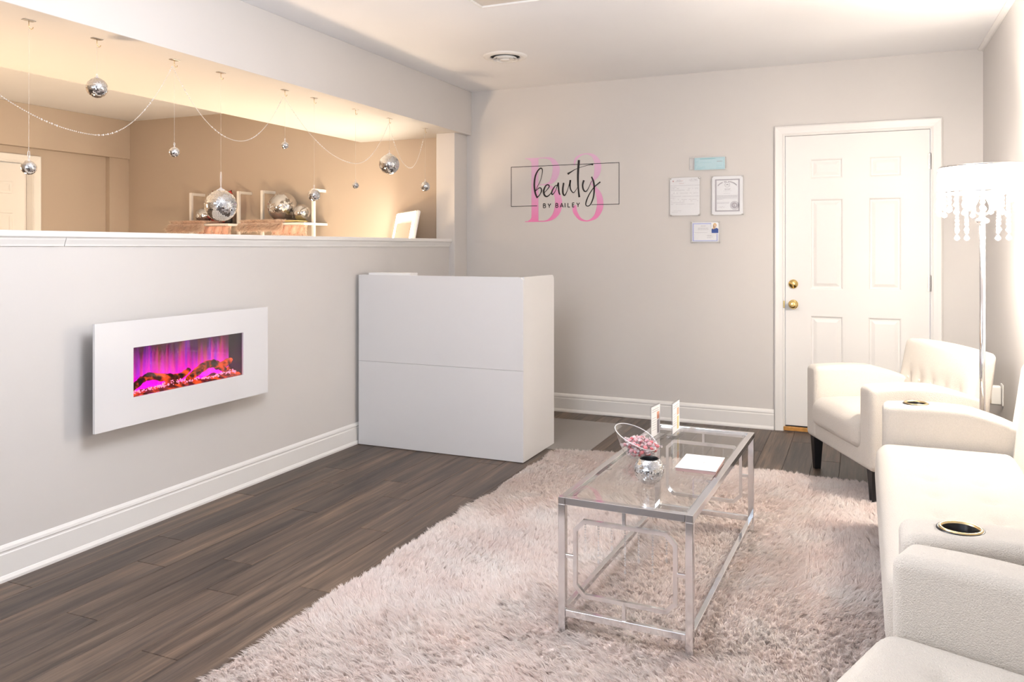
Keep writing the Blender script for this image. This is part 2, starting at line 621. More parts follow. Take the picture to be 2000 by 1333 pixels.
def link(name, me, parent=None, loc=None, rot=None):
    o = bpy.data.objects.new(name, me)
    COL.objects.link(o)
    if parent is not None:
        o.parent = parent
    if loc is not None:
        o.location = loc
    if rot is not None:
        o.rotation_euler = rot
    return o


def obj(name, mb, mats, parent=None, smooth=False, loc=None, rot=None):
    return link(name, mb.mesh(name, mats, smooth), parent, loc, rot)


def auto_smooth(o, deg=35):
    me = o.data
    me.polygons.foreach_set('use_smooth', [True] * len(me.polygons))
    try:
        me.set_sharp_from_angle(angle=math.radians(deg))
    except Exception:
        pass
    return o


def tag(o, label, cat, group=None, kind=None):
    o['label'] = label
    o['category'] = cat
    if group:
        o['group'] = group
    if kind:
        o['kind'] = kind
    return o


def thing(name, label, cat, loc=(0, 0, 0), rotz=0.0, group=None, kind=None):
    o = bpy.data.objects.new(name, None)
    o.empty_display_size = 0.1
    COL.objects.link(o)
    o.location = loc
    o.rotation_euler = (0, 0, rotz)
    return tag(o, label, cat, group, kind)


def struct(name, mb, m, smooth=False):
    o = obj(name, mb, m, smooth=smooth)
    o['kind'] = 'structure'
    return o


def dup(o, parent=None, loc=None, rot=None):
    c = o.copy()
    COL.objects.link(c)
    if parent is not None:
        c.parent = parent
    if loc is not None:
        c.location = loc
    if rot is not None:
        c.rotation_euler = rot
    for ch in o.children:
        dup(ch, c)
    return c


def catmull(pts, sub=6):
    """smooth (x, z, w) poly-line"""
    P = [np.array(p, float) for p in pts]
    if len(P) == 2:
        return [tuple(p) for p in P]
    P = [2 * P[0] - P[1]] + P + [2 * P[-1] - P[-2]]
    out = []
    for i in range(1, len(P) - 2):
        a, b, c, d = P[i - 1:i + 3]
        for k in range(sub):
            t = k / sub
            out.append(0.5 * (2 * b + (c - a) * t + (2 * a - 5 * b + 4 * c - d) * t * t + (3 * b - a - 3 * c + d) * t ** 3))
    out.append(P[-2])
    return [tuple(p) for p in out]


def ribbon(mb, pts, y, sub=6, scale=0.001, horizontal=False, thick=0.0006):
    """flat brush stroke of varying width lying in an x-z plane at depth y"""
    pts = catmull(pts, sub)
    L, R = [], []
    for i, (x, z, w) in enumerate(pts):
        a, b = pts[max(0, i - 1)], pts[min(len(pts) - 1, i + 1)]
        dx, dz = b[0] - a[0], b[1] - a[1]
        n = math.hypot(dx, dz) or 1
        nx, nz = (-dz / n, dx / n)
        if horizontal:
            nx, nz = 1, 0
        h = max(0.4, w) / 2
        L.append(((x + nx * h) * scale, y, (z + nz * h) * scale))
        R.append(((x - nx * h) * scale, y, (z - nz * h) * scale))
    n = len(pts)
    mb.add(L + R, [(i, i + 1, n + i + 1, n + i) for i in range(n - 1)])


# wall lettering: stroke points (x mm, z mm, width mm) about the middle of the logo
LOGO_SCRIPT = [[(-224, -96, 11.8), (-241, -54, 14.8), (-249, 6, 14.8), (-242, 70, 13.8), (-222, 115, 11.8), (-196, 139, 9.8), (-181, 128, 7.8), (-183, 91, 4.9), (-199, 37, 3.9), (-226, -13, 4.4), (-242, -51, 4.9)], [(-239, -42, 4.9), (-211, -19, 6.9), (-194, -18, 8.8), (-187, -40, 9.8), (-204, -72, 5.9), (-226, -93, 10.8)], [(-164, -56, 4.9), (-141, -34, 5.8), (-122, -8, 8.7), (-132, 6, 9.7), (-151, -1, 10.7), (-168, -37, 14.7), (-163, -73, 14.7), (-141, -87, 10.7), (-112, -66, 6.3), (-92, -33, 4.4)], [(-49, -2, 6.7), (-69, -3, 6.8), (-92, -33, 10.7), (-102, -61, 11.6), (-92, -71, 8.7), (-68, -40, 4.3), (-47, 17, 9.6), (-45, -5, 12.5), (-40, -55, 11.5), (-32, -76, 8.6)], [(-1, 17, 13.4), (-8, -28, 14.4), (-6, -67, 14.4), (8, -81, 10.5), (28, -47, 5.2), (46, 6, 5.7), (54, 36, 13.3), (51, -3, 12.4), (58, -39, 9.5), (79, -62, 7.1), (98, -45, 4.3), (112, -23, 3.3)], [(125, 190, 17.9), (118, 102, 17.0), (117, 13, 14.6), (122, -54, 12.7), (128, -99, 16.0)], [(32, 85, 18.1), (56, 98, 10.5), (103, 122, 4.3), (178, 143, 3.7), (230, 152, 7.0), (238, 147, 13.0)], [(165, 32, 15.0), (155, -6, 13.1), (162, -42, 12.2), (181, -56, 9.4), (202, -30, 5.1), (229, 27, 4.2)], [(227, 57, 10.2), (243, 18, 13.9), (249, -36, 13.0), (242, -102, 11.6), (220, -155, 7.9), (197, -170, 7.0), (181, -159, 7.9), (186, -128, 9.8), (211, -75, 7.9), (251, -22, 7.9), (298, 15, 10.1)]]
LOGO_CAPS = [[(-172, -176, 6.4), (-172, -143, 6.4)], [(-172, -143, 6.4), (-160, -144, 6.3), (-155, -151, 6.3), (-160, -158, 6.3), (-172, -159, 6.4)], [(-172, -159, 6.4), (-158, -159, 6.3), (-152, -167, 6.3), (-158, -175, 6.3), (-172, -176, 6.4)], [(-133, -143, 6.3), (-121, -161, 6.3)], [(-109, -143, 6.3), (-121, -161, 6.3)], [(-121, -160, 6.3), (-121, -176, 6.3)], [(-67, -175, 6.3), (-67, -143, 6.3)], [(-67, -143, 6.3), (-55, -143, 6.3), (-50, -150, 6.3), (-55, -157, 6.3), (-67, -158, 6.3)], [(-67, -158, 6.3), (-53, -159, 6.3), (-48, -167, 6.3), (-53, -174, 6.3), (-67, -175, 6.3)], [(-30, -175, 6.2), (-17, -142, 6.2)], [(-4, -175, 6.2), (-17, -142, 6.2)], [(-25, -165, 6.2), (-10, -165, 6.2)], [(10, -175, 6.2), (10, -142, 6.2)], [(34, -142, 6.2), (34, -174, 6.2)], [(34, -174, 6.2), (51, -174, 6.2)], [(71, -174, 6.2), (71, -142, 6.2)], [(71, -142, 6.2), (87, -142, 6.2)], [(71, -157, 6.2), (85, -157, 6.2)], [(71, -174, 6.2), (87, -173, 6.2)], [(106, -142, 6.1), (118, -159, 6.1)], [(130, -142, 6.1), (118, -159, 6.1)], [(118, -158, 6.1), (118, -174, 6.1)]]
LOGO_PINK = [[(-244, 218, 60.2), (-244, -284, 60.2)], [(-329, 220, 6.0), (-210, 219, 6.9)], [(-304, 217, 4.0), (-272, 202, 19.8), (-254, 162, 29.6)], [(-329, -284, 6.0), (-210, -283, 6.9)], [(-304, -281, 4.0), (-272, -266, 19.8), (-254, -228, 29.6)], [(-220, 219, 6.9), (-156, 219, 9.8), (-108, 207, 25.2), (-75, 169, 48.3), (-64, 123, 59.8), (-78, 64, 53.2), (-112, 24, 28.1), (-156, 10, 7.8), (-215, 9, 5.9)], [(-215, 9, 5.9), (-146, 3, 7.8), (-93, -26, 33.9), (-54, -81, 53.0), (-44, -145, 60.6), (-56, -204, 55.9), (-93, -253, 33.9), (-146, -279, 10.7), (-215, -282, 7.9)], [(87, 144, 3.8), (88, 171, 13.2), (105, 206, 20.8), (146, 230, 12.2), (192, 235, 9.3), (239, 218, 26.9), (271, 172, 49.0), (277, 123, 55.4), (268, 75, 46.2), (244, 33, 20.4), (216, 10, 6.5)], [(216, 10, 6.5), (254, -27, 20.4), (284, -81, 44.3), (296, -139, 50.7), (291, -192, 50.7), (262, -249, 34.7), (216, -278, 13.0), (178, -283, 10.3), (131, -265, 22.6), (95, -215, 34.0), (90, -184, 33.1), (98, -161, 14.2)]]

# ================================================================== THE SETTING
ZC = 2.565          # ceiling height
XR = 0.724          # right wall
YB = 5.93           # back wall
XL = -3.03          # half wall, room side
XF = -6.87          # far wall of the treatment room
YF = -1.60          # front wall behind the camera

fl = struct('floor', MB().box(-7.0, XR + .12, YF - .12, YB + .12, -0.12, -0.012), M['subfloor'])
PW, PL = 0.1535, 1.22
_pm = {}
ri = 0
x = XL + 0.004
while x < XR - 0.01:
    w = min(PW, XR - x)
    y = YF - (ri * 0.437 + (0.19 if ri % 3 == 1 else 0)) % PL
    while y < YB - 0.01:
        y0, y1 = max(y, YF), min(y + PL, YB)
        if y1 - y0 > 0.05:
            key = (round(w, 3), round(y1 - y0, 3))
            if key not in _pm:
                g = 0.0007
                lw, ll = w / 2 - g, (y1 - y0) / 2 - g
                c = 0.0016
                b = MB()
                b.add([(-lw, -ll, -.012), (lw, -ll, -.012), (lw, ll, -.012), (-lw, ll, -.012),
                       (-lw, -ll, -.0014), (lw, -ll, -.0014), (lw, ll, -.0014), (-lw, ll, -.0014),
                       (-lw + c, -ll + c, 0), (lw - c, -ll + c, 0), (lw - c, ll - c, 0), (-lw + c, ll - c, 0)],
                      [(0, 1, 5, 4), (1, 2, 6, 5), (2, 3, 7, 6), (3, 0, 4, 7),
                       (4, 5, 9, 8), (5, 6, 10, 9), (6, 7, 11, 10), (7, 4, 8, 11), (8, 9, 10, 11)])
                _pm[key] = b.mesh('plank', M['plank'])
            link('plank', _pm[key], fl, (x + w / 2, (y0 + y1) / 2, 0))
        y += PL
    x += w
    ri += 1

struct('ceiling', MB().box(-7.0, XR + .12, YF - .12, YB + .12, ZC, ZC + .1), M['ceil'])

# back wall with the opening for the door
DX0, DX1, DZ1 = -0.497, 0.436, 2.080
b = MB()
b.box(-3.10, DX0, YB, YB + .12, 0, ZC)
b.box(DX1, XR + .12, YB, YB + .12, 0, ZC)
b.box(DX0, DX1, YB, YB + .12, DZ1, ZC)
struct('wall_back', b, M['wall'])
struct('wall_treatment_back', MB().box(-7.0, -3.10, YB, YB + .12, 0, ZC), M['tan'])
struct('wall_right', MB().box(XR, XR + .12, YF, YB, 0, ZC), M['wall'])
struct('wall_left', MB().box(-3.15, XL, YF, 5.712, 0, 1.325), M['wall'])
struct('wall_pier', MB().bbox(-3.147, -2.98, 5.712, YB, 0, 2.207, .003), M['wall'])
struct('ceiling_beam', MB().bbox(-4.02, -2.937, YF, YB, 2.207, ZC, .003), M['wall'])
# far side of the treatment room: wall, header and pier
b = MB()
b.box(-7.0, XF, YF, 4.03, 0, ZC)
b.box(-7.0, XF, 4.95, YB, 0, ZC)
b.box(-7.0, XF, 4.03, 4.95, 2.075, ZC)
struct('wall_far', b, M['tan'])
struct('ceiling_header', MB().bbox(XF, -6.80, YF, YB, 2.18, ZC, .003), M['tan'])
struct('wall_far_pier', MB().bbox(XF, -6.815, 5.70, YB, 0, 2.18, .003), M['tan'])
# unseen front wall, with a wide window put in for the daylight
b = MB()
b.box(-7.0, -2.6, YF - .12, YF, 0, ZC)
b.box(0.2, XR + .12, YF - .12, YF, 0, ZC)
b.box(-2.6, 0.2, YF - .12, YF, 0, 0.7)
b.box(-2.6, 0.2, YF - .12, YF, 2.2, ZC)
struct('wall_front', b, M['wall'])
wf = struct('unseen_window_1', MB().bbox(-2.66, 0.26, YF - .01, YF + .02, 0.64, 0.70), M['trim'])
for (a, c, z0, z1) in ((-2.66, -2.60, .70, 2.2), (.20, .26, .70, 2.2), (-2.66, .26, 2.2, 2.27), (-1.69, -1.65, .7, 2.2), (-.75, -.71, .7, 2.2)):
    obj('window_frame', MB().bbox(a, c, YF - .03, YF + .02, z0, z1), M['trim'], wf)


# mouldings -------------------------------------------------------
def profile_run(name, prof, axis, a0, a1, m, parent=None):
    o = obj(name, MB().prism(prof, axis, a0, a1), m, parent)
    if parent is None:
        o['kind'] = 'structure'
    return o


bp = [(0, 0), (.022, 0), (.022, .010), (.016, .022), (.014, .024), (.014, .104), (.011, .108), (.011, .114), (.014, .118),
      (.012, .128), (.006, .138), (0, .142)]          # depth from the wall, height
profile_run('baseboard_left', [(XL + d - .004, z) for d, z in bp], 'Y', YF, 5.712, M['trim'])
profile_run('baseboard_back', [(YB - d, z) for d, z in bp][::-1], 'X', -2.98, -.556, M['trim'])
profile_run('baseboard_back_right', [(YB - d, z) for d, z in bp][::-1], 'X', .488, XR, M['trim'])
profile_run('baseboard_right', [(XR - d, z) for d, z in bp][::-1], 'Y', YF, YB - .03, M['trim'])
# cap of the half wall: board over a bed moulding, both joined of two lengths
cap = [(-3.165, 1.327), (-3.008, 1.327), (-3.003, 1.332), (-3.003, 1.349), (-3.008, 1.354), (-3.165, 1.354)]
bed = [(-3.03, 1.292), (-3.024, 1.292), (-3.022, 1.300), (-3.014, 1.318), (-3.012, 1.327), (-3.03, 1.327)]
t1 = profile_run('trim_1', cap, 'Y', YF, 5.716, M['trim'])
profile_run('bed_moulding', bed, 'Y', YF, 2.309, M['trim'], t1)
profile_run('bed_moulding', bed, 'Y', 2.312, 5.712, M['trim'], t1)
# cable strip along the ceiling over the right wall
profile_run('trim_2', [(XR - .030, ZC), (XR - .030, ZC - .010), (XR - .010, ZC - .020), (XR, ZC - .020), (XR, ZC)], 'Y', YF, YB - .004, M['trim'])


# doors -----------------------------------------------------------
def panel_door(name, label, w, z0, z1, panels, casing_w, parent_loc, rotz, yf=.004):
    """door in local coordinates: x across from 0 to w, room towards -y, wall face at y = 0"""
    d = thing(name, label, 'door', parent_loc, rotz, kind='structure')
    xs = sorted({0.0, w} | {p[0] for p in panels} | {p[2] for p in panels})
    zs = sorted({z0, z1} | {p[1] for p in panels} | {p[3] for p in panels})
    b = MB()
    for i in range(len(xs) - 1):
        for j in range(len(zs) - 1):
            cx, cz = (xs[i] + xs[i + 1]) / 2, (zs[j] + zs[j + 1]) / 2
            if not any(p[0] < cx < p[2] and p[1] < cz < p[3] for p in panels):
                b.quad((xs[i], yf, zs[j]), (xs[i + 1], yf, zs[j]), (xs[i + 1], yf, zs[j + 1]), (xs[i], yf, zs[j + 1]))
    b.add([(0, yf, z0), (w, yf, z0), (w, yf, z1), (0, yf, z1), (0, yf + .04, z0), (w, yf + .04, z0), (w, yf + .04, z1), (0, yf + .04, z1)],
          [(4, 5, 1, 0), (5, 6, 2, 1), (6, 7, 3, 2), (7, 4, 0, 3), (7, 6, 5, 4)])
    leaf = obj('door_leaf', b, M['door'], d)
    for p in panels:
        b = MB()
        rings = [(0, 0), (.006, .002), (.012, .010), (.022, .010), (.040, .003), (.044, .002)]
        vs = []
        for ins, dep in rings:
            vs += [(p[0] + ins, yf + dep, p[1] + ins), (p[2] - ins, yf + dep, p[1] + ins), (p[2] - ins, yf + dep, p[3] - ins), (p[0] + ins, yf + dep, p[3] - ins)]
        fs = []
        for i in range(len(rings) - 1):
            for k in range(4):
                fs.append((i * 4 + k, i * 4 + (k + 1) % 4, i * 4 + 4 + (k + 1) % 4, i * 4 + 4 + k))
        e = 4 * (len(rings) - 1)
        fs.append((e, e + 1, e + 2, e + 3))
        obj('door_panel', b.add(vs, fs), M['door'], leaf)
    g = 0.003
    jb = MB()
    jb.box(-g - .013, -g, -.004, .125, 0, z1 + g)
    jb.box(w + g, w + g + .013, -.004, .125, 0, z1 + g)
    jb.box(-g - .013, w + g + .013, -.004, .125, z1 + g, z1 + g + .013)
    obj('door_jamb', jb, M['trim'], d)
    # casing: three mitred moulded boards
    cw, y0 = casing_w, -.002
    pr = [(0, 0), (0, .010), (.006, .013), (.012, .011), (cw * .5, .014), (cw - .016, .018), (cw - .008, .020), (cw, .016), (cw, 0)]
    xi, xo, zi = -g - .006, w + g + .006, z1 + g + .006
    for side in (0, 1, 2):
        vs = []
        for off, th in pr:
            if side == 0:
                vs += [(xi - off, y0 - th, 0), (xi - off, y0 - th, zi + off)]
            elif side == 1:
                vs += [(xo + off, y0 - th, 0), (xo + off, y0 - th, zi + off)]
            else:
                vs += [(xi - off, y0 - th, zi + off), (xo + off, y0 - th, zi + off)]
        n = len(pr)
        fs = [(2 * i, 2 * i + 1, 2 * i + 3, 2 * i + 2) for i in range(n - 1)]
        obj('door_casing', MB().add(vs, fs), M['trim'], d)
    return d, leaf


dw = 0.901
pn = []
for (a, z, c, zz) in ((.162, 1.900, .372, 1.762), (.538, 1.900, .735, 1.762), (.162, 1.622, .374, .995), (.532, 1.622, .735, .995),
                      (.162, .812, .374, .265), (.530, .812, .735, .265)):
    pn.append((a, zz, c, z))
d1, leaf1 = panel_door('door_1', 'white six-panel entrance door with brass knob and deadbolt', dw, .040, 2.064, pn, .062, (-.481, YB, 0), 0)
# knob, deadbolt, strike, hinges, sill
kb = obj('door_knob', MB().lathe([(.033, 0), (.033, .006), (.030, .010), (.013, .014), (.0105, .024), (.012, .036), (.022, .044), (.0265, .054),
                                  (.023, .063), (.012, .067), (1e-4, .067)], 28, (.052, .004, .887), 'Y'), M['brass'], leaf1, True)
obj('deadbolt', MB().lathe([(.032, 0), (.032, .008), (.027, .014), (.016, .017), (.014, .020), (1e-4, .020)], 28, (.052, .004, 1.030), 'Y')
    .bbox(.048, .056, -.032, -.012, 1.012, 1.048, .003), M['brass'], leaf1, True)
obj('strike_plate', MB().bbox(-.013, -.004, -.020, -.002, .862, .912, .002), M['brass'], d1)
for z in (1.853, 1.049, .26):
    h = MB()
    h.tube([(dw + .002, -.006, z - .052), (dw + .002, -.006, z + .052)], .0065, 10)
    h.box(dw - .010, dw + .014, -.004, -.001, z - .05, z + .05)
    obj('hinge', h, M['satin'], d1)
obj('door_sill', MB().bbox(-.012, dw + .012, -.018, .08, .004, .032, .003), M['oak'], d1)
obj('door_sweep', MB().box(.002, dw - .002, .0, .03, .033, .0405), M['black'], d1)

pn2 = [(.12, 1.88, .38, 1.76), (.50, 1.88, .76, 1.76), (.12, 1.60, .38, .98), (.50, 1.60, .76, .98), (.12, .80, .38, .25), (.50, .80, .76, .25)]
pn2 = [(a, zz, c, z) for a, z, c, zz in pn2]
d2, leaf2 = panel_door('door_2', 'cream six-panel door seen through the opening in the far room', .88, .02, 2.04, pn2, .065, (XF, 4.05, 0), math.radians(90), .080)

# ================================================================== SOFA AND ARMCHAIRS
def button_dimples(pts, depth, rad):
    def f(u, v):
        return sum(depth * math.exp(-((u - a) ** 2 + (v - c) ** 2) / (2 * rad * rad)) for a, c in pts)
    return f


def soft_arm(parent, xa, xb, y0, y1, z0, z1, drop, name='arm'):
    cx, cy, cz = (xa + xb) / 2, (y0 + y1) / 2, (z0 + z1) / 2
    L = y1 - y0

    def df(x, y, z):
        t = (y + L / 2) / L                       # 0 front .. 1 rear
        up = max(0.0, (z + (z1 - z0) / 2) / (z1 - z0))
        crown = 0.010 * math.sin(min(1, t / .7) * PI)
        d = drop * max(0.0, (t - .55) / .45) ** 1.7
        return x, y, z + up ** 3 * (crown - d)
    return obj(name, MB().rounded(xb - xa, L, z1 - z0, .030, (3, 14, 6), (cx, cy, cz), df), M['boucle'], parent, True)


def tapered_leg(parent, x, y, h, z0=0.0):
    b = MB()
    b.prism([(-.017, -.017), (.017, -.017), (.017, .017), (-.017, .017)], 'Z', z0, z0 + .001)
    vs = []
    for z, s in ((z0, .0165), (z0 + h, .027)):
        vs += [(-s, -s, z), (s, -s, z), (s, s, z), (-s, s, z)]
    b = MB().add(vs, [(3, 2, 1, 0), (4, 5, 6, 7), (0, 1, 5, 4), (1, 2, 6, 5), (2, 3, 7, 6), (3, 0, 4, 7)])
    return obj('leg', b, M['blackwood'], parent, loc=(x, y, 0))


def seat_block(parent, name, x0, x1, y0, y1, z0, z1, tufts, crown, r=.045, n=(30, 14, 4), depth=.017):
    cx, cy, cz = (x0 + x1) / 2, (y0 + y1) / 2, (z0 + z1) / 2
    sx, sy, sz = x1 - x0, y1 - y0, z1 - z0
    dim = button_dimples([(a - cx, c - cy) for a, c in tufts], depth, .017)
    pull = button_dimples([(a - cx, c - cy) for a, c in tufts], .009, .050)

    def df(x, y, z):
        u, v = x / (sx / 2), y / (sy / 2)
        up = max(0.0, z / (sz / 2))
        k = crown * max(0, 1 - u * u) ** .5 * max(0, 1 - v * v) ** .5
        bulge = 0.012 * max(0, 1 - (z / (sz / 2)) ** 2) * max(0.0, -v) ** 4
        return x, y - bulge, z + up ** 4 * (k - dim(x, y) - pull(x, y))
    s = obj(name, MB().rounded(sx, sy, sz, r, n, (cx, cy, cz), df), M['boucle'], parent, True)
    for a, c in tufts:
        u, v = (a - cx) / (sx / 2), (c - cy) / (sy / 2)
        k = crown * (1 - u * u) ** .5 * (1 - v * v) ** .5
        obj('button', MB().sphere((a, c, z1 + k - depth - .009), .008, 10, 6, (1, 1, .5)), M['boucle'], s, True)
    return s


def back_block(parent, x0, x1, z0, z1, yb, thick, rake, tufts, bow=.0, n=(22, 3, 12)):
    """raked backrest; yb = front face at the bottom"""
    cx, cz = (x0 + x1) / 2, (z0 + z1) / 2
    sx, sz = x1 - x0, z1 - z0
    dim = button_dimples([(a - cx, c - cz) for a, c in tufts], .024, .020)
    pull = button_dimples([(a - cx, c - cz) for a, c in tufts], .008, .06)

    def df(x, y, z):
        t = (z + sz / 2) / sz
        u = x / (sx / 2)
        fr = max(0.0, -y / (thick / 2))
        y2 = y * (1 - .35 * t) + rake * t
        y2 += fr ** 3 * (dim(x, z) + pull(x, z)) - fr * .012 * (1 - u * u) * math.sin(PI * min(1, max(0, t)))
        z2 = z + bow * t ** 4 * (1 - u * u)
        return x * (1 + .03 * t), y2, z2
    s = obj('backrest', MB().rounded(sx, thick, sz, .032, n, (cx, yb + thick / 2, cz), df), M['boucle'], parent, True)
    for a, c in tufts:
        t = (c - z0) / sz
        obj('button', MB().sphere((a, yb + rake * t + .012, c), .009, 10, 6, (1, .5, 1)), M['boucle'], s, True)
    return s


def armchair(label, loc, rotz, legz):
    t = thing('armchair', label, 'armchair', loc, rotz, 'boucle armchairs')
    W2 = .41
    obj('seat_frame', MB().rounded(2 * W2 - .02, .56, .13, .02, (6, 4, 2), (0, -.03, .25)), M['boucle'], t, True)
    seat_block(t, 'seat', -.285, .285, -.335, .20, .265, .430, [], .022, .050, (10, 10, 4))
    soft_arm(t, -W2, -.28, -.32, .26, .187, .602, .075)
    soft_arm(t, .28, W2, -.32, .26, .187, .602, .075)
    back_block(t, -.352, .352, .24, .757, .135, .15, .085, [(-.24, .55), (-.12, .55), (0, .55), (.12, .55), (.24, .55)], .012)
    for (x, y), z in zip(((-.36, -.275), (.36, -.275), (-.36, .22), (.36, .22)), legz):
        tapered_leg(t, x, y, .19 - z, z)
    return t


armchair('cream boucle armchair between the entrance door and the floor lamp', (-.124 + .32 * .911, 4.650 + .32 * .413, 0), math.radians(-65.6), (0, .012, 0, 0))
# --- loveseat nearest the camera: local x runs from its far arm towards the camera
LW = 1.41
lf = Vector((.104, 2.098, 0))                     # outer front corner of its far arm
lx, ly = Vector((-.347, -.938, 0)), Vector((.938, -.347, 0))
lc = lf + lx * (LW / 2) + ly * .32
ls = thing('loveseat', 'cream tufted boucle loveseat nearest the camera at the lower right corner', 'sofa', lc, math.radians(-110.3))
obj('seat_frame', MB().rounded(LW - .03, .56, .15, .02, (10, 4, 2), (0, -.02, .235)), M['boucle'], ls, True)
ltf = [(-.423 + .2115 * i, yy) for yy in (-.160, -.002) for i in range(5)]
seat_block(ls, 'seat', -LW / 2 + .128, LW / 2 - .128, -.335, .20, .20, .440, ltf, .016, .050, (54, 24, 5))
for sx in (-1, 1):
    xa, xb = sorted((sx * (LW / 2 - .13), sx * LW / 2))
    soft_arm(ls, xa, xb, -.32, .26, .187, .602, .075)
back_block(ls, -LW / 2 + .04, LW / 2 - .04, .22, .80, .150, .14, .040, [(-.42 + .21 * i, .62) for i in range(5)], .0, (50, 3, 10))
for x in (-LW / 2 + .06, LW / 2 - .06):
    for y in (-.26, .22):
        tapered_leg(ls, x, y, .178, .012)

# --- sofa: local x runs towards the camera, local -y faces the room
sofa = thing('sofa', 'cream tufted boucle sofa with cup holders in both arms', 'sofa', (.395, 3.06, 0), math.radians(-90))
SW = .93
obj('seat_frame', MB().rounded(2 * SW - .04, .58, .17, .02, (12, 4, 2), (0, -.01, .215)), M['boucle'], sofa, True)
tf = [(-.63 + .2115 * i, yy) for yy in (-.160, -.002) for i in range(7)]
seat_block(sofa, 'seat', -.772, .772, -.325, .19, .20, .442, tf, .014, .045, (70, 24, 5))


def carve(o, cutter):
    md = o.modifiers.new('cut', 'BOOLEAN')
    md.operation = 'DIFFERENCE'
    md.solver = 'EXACT'
    md.object = cutter
    dg = bpy.context.evaluated_depsgraph_get()
    me = bpy.data.meshes.new_from_object(o.evaluated_get(dg))
    o.modifiers.clear()
    old = o.data
    o.data = me
    bpy.data.meshes.remove(old)


for sx, yy in ((-1, -.172), (1, -.172)):
    xa, xb = (-SW, -.768) if sx < 0 else (.768, SW)
    a = soft_arm(sofa, xa, xb, -.305, .26, .13, .598, .085)
    cx = (xa + xb) / 2
    cut = obj('cutter', MB().tube([(cx, yy, .50), (cx, yy, .70)], .0445, 40), M['boucle'], sofa)
    bpy.context.view_layer.update()
    carve(a, cut)
    bpy.data.objects.remove(cut)
    zt = .6075
    ch = obj('cup_holder', MB().lathe([(1e-4, .515), (.036, .515), (.040, .53), (.0415, zt - .002), (.0440, zt + .002), (.0435, .53), (.0425, .505), (1e-4, .505)], 40, (cx, yy, 0)), M['black'], a, True)
    obj('cup_rim', MB().lathe([(.0405, zt - .001), (.0425, zt + .0035), (.0470, zt + .0040), (.0485, zt + .001), (.0485, zt - .004)], 40, (cx, yy, 0)), M['gold'], a, True)
    obj('cup_flange', MB().lathe([(.0470, zt - .008), (.0472, zt + .001), (.0520, zt + .0005), (.0535, zt - .004), (.0535, zt - .008)], 40, (cx, yy, 0)), M['black'], a, True)
back_block(sofa, -.90, .90, .22, .80, .150, .15, .055, [(-.63 + .21 * i, .62) for i in range(7)], .0, (60, 3, 10))
for x in (-.84, .84):
    for y in (-.26, .24):
        tapered_leg(sofa, x, y, .125, .012)

# ================================================================== SHAG RUG
RX0, RX1, RY0, RY1 = -1.775, 0.50, 1.45, 4.745


def rug_edge_dist(x, y):
    wob = .018 * np.sin(x * 9 + 1) + .014 * np.sin(y * 11) + .012 * np.sin(x * 23 + y * 17)
    far = RY1 + .05 * np.sin((x + 1.8) * 2.4) + .015 * np.sin(x * 13)
    d = np.minimum(np.minimum(x - RX0, RX1 - x), np.minimum(y - RY0, far - y)) + wob * .5
    # rounded far-left corner
    cx, cy, R = RX0 + .14, RY1 - .14, .14
    m = (x < cx) & (y > cy)
    d = np.where(m, np.minimum(d, R - np.hypot(x - cx, y - cy) + wob * .3), d)
    return d


def lump(x, y):
    return (.5 + .5 * np.sin(5.2 * (x + .35 * y) + 1.3 * np.sin(1.9 * y) + .7 * np.sin(3.1 * x))) * .6 + (.5 + .5 * np.sin(9 * y - 4 * x + 2 * np.sin(2.3 * x))) * .4


gx, gy = 70, 96
xs = np.linspace(RX0, RX1, gx)
ys = np.linspace(RY0, RY1 + .04, gy)
b = MB()
idx = {}
for j in range(gy):
    for i in range(gx):
        d = float(rug_edge_dist(xs[i], ys[j]))
        if d > 0.004:
            idx[(i, j)] = len(b.v)
            b.v.append((xs[i], ys[j], .004 + .010 * min(1, d / .04) + .008 * float(lump(xs[i], ys[j])) * min(1, d / .1)))
for j in range(gy - 1):
    for i in range(gx - 1):
        q = [(i, j), (i + 1, j), (i + 1, j + 1), (i, j + 1)]
        if all(k in idx for k in q):
            b.f.append(tuple(idx[k] for k in q))
            b.mi.append(0)
rug = obj('shag_rug', b, M['rugback'], smooth=True)
tag(rug, 'large blush pink shag rug under the coffee table', 'rug')


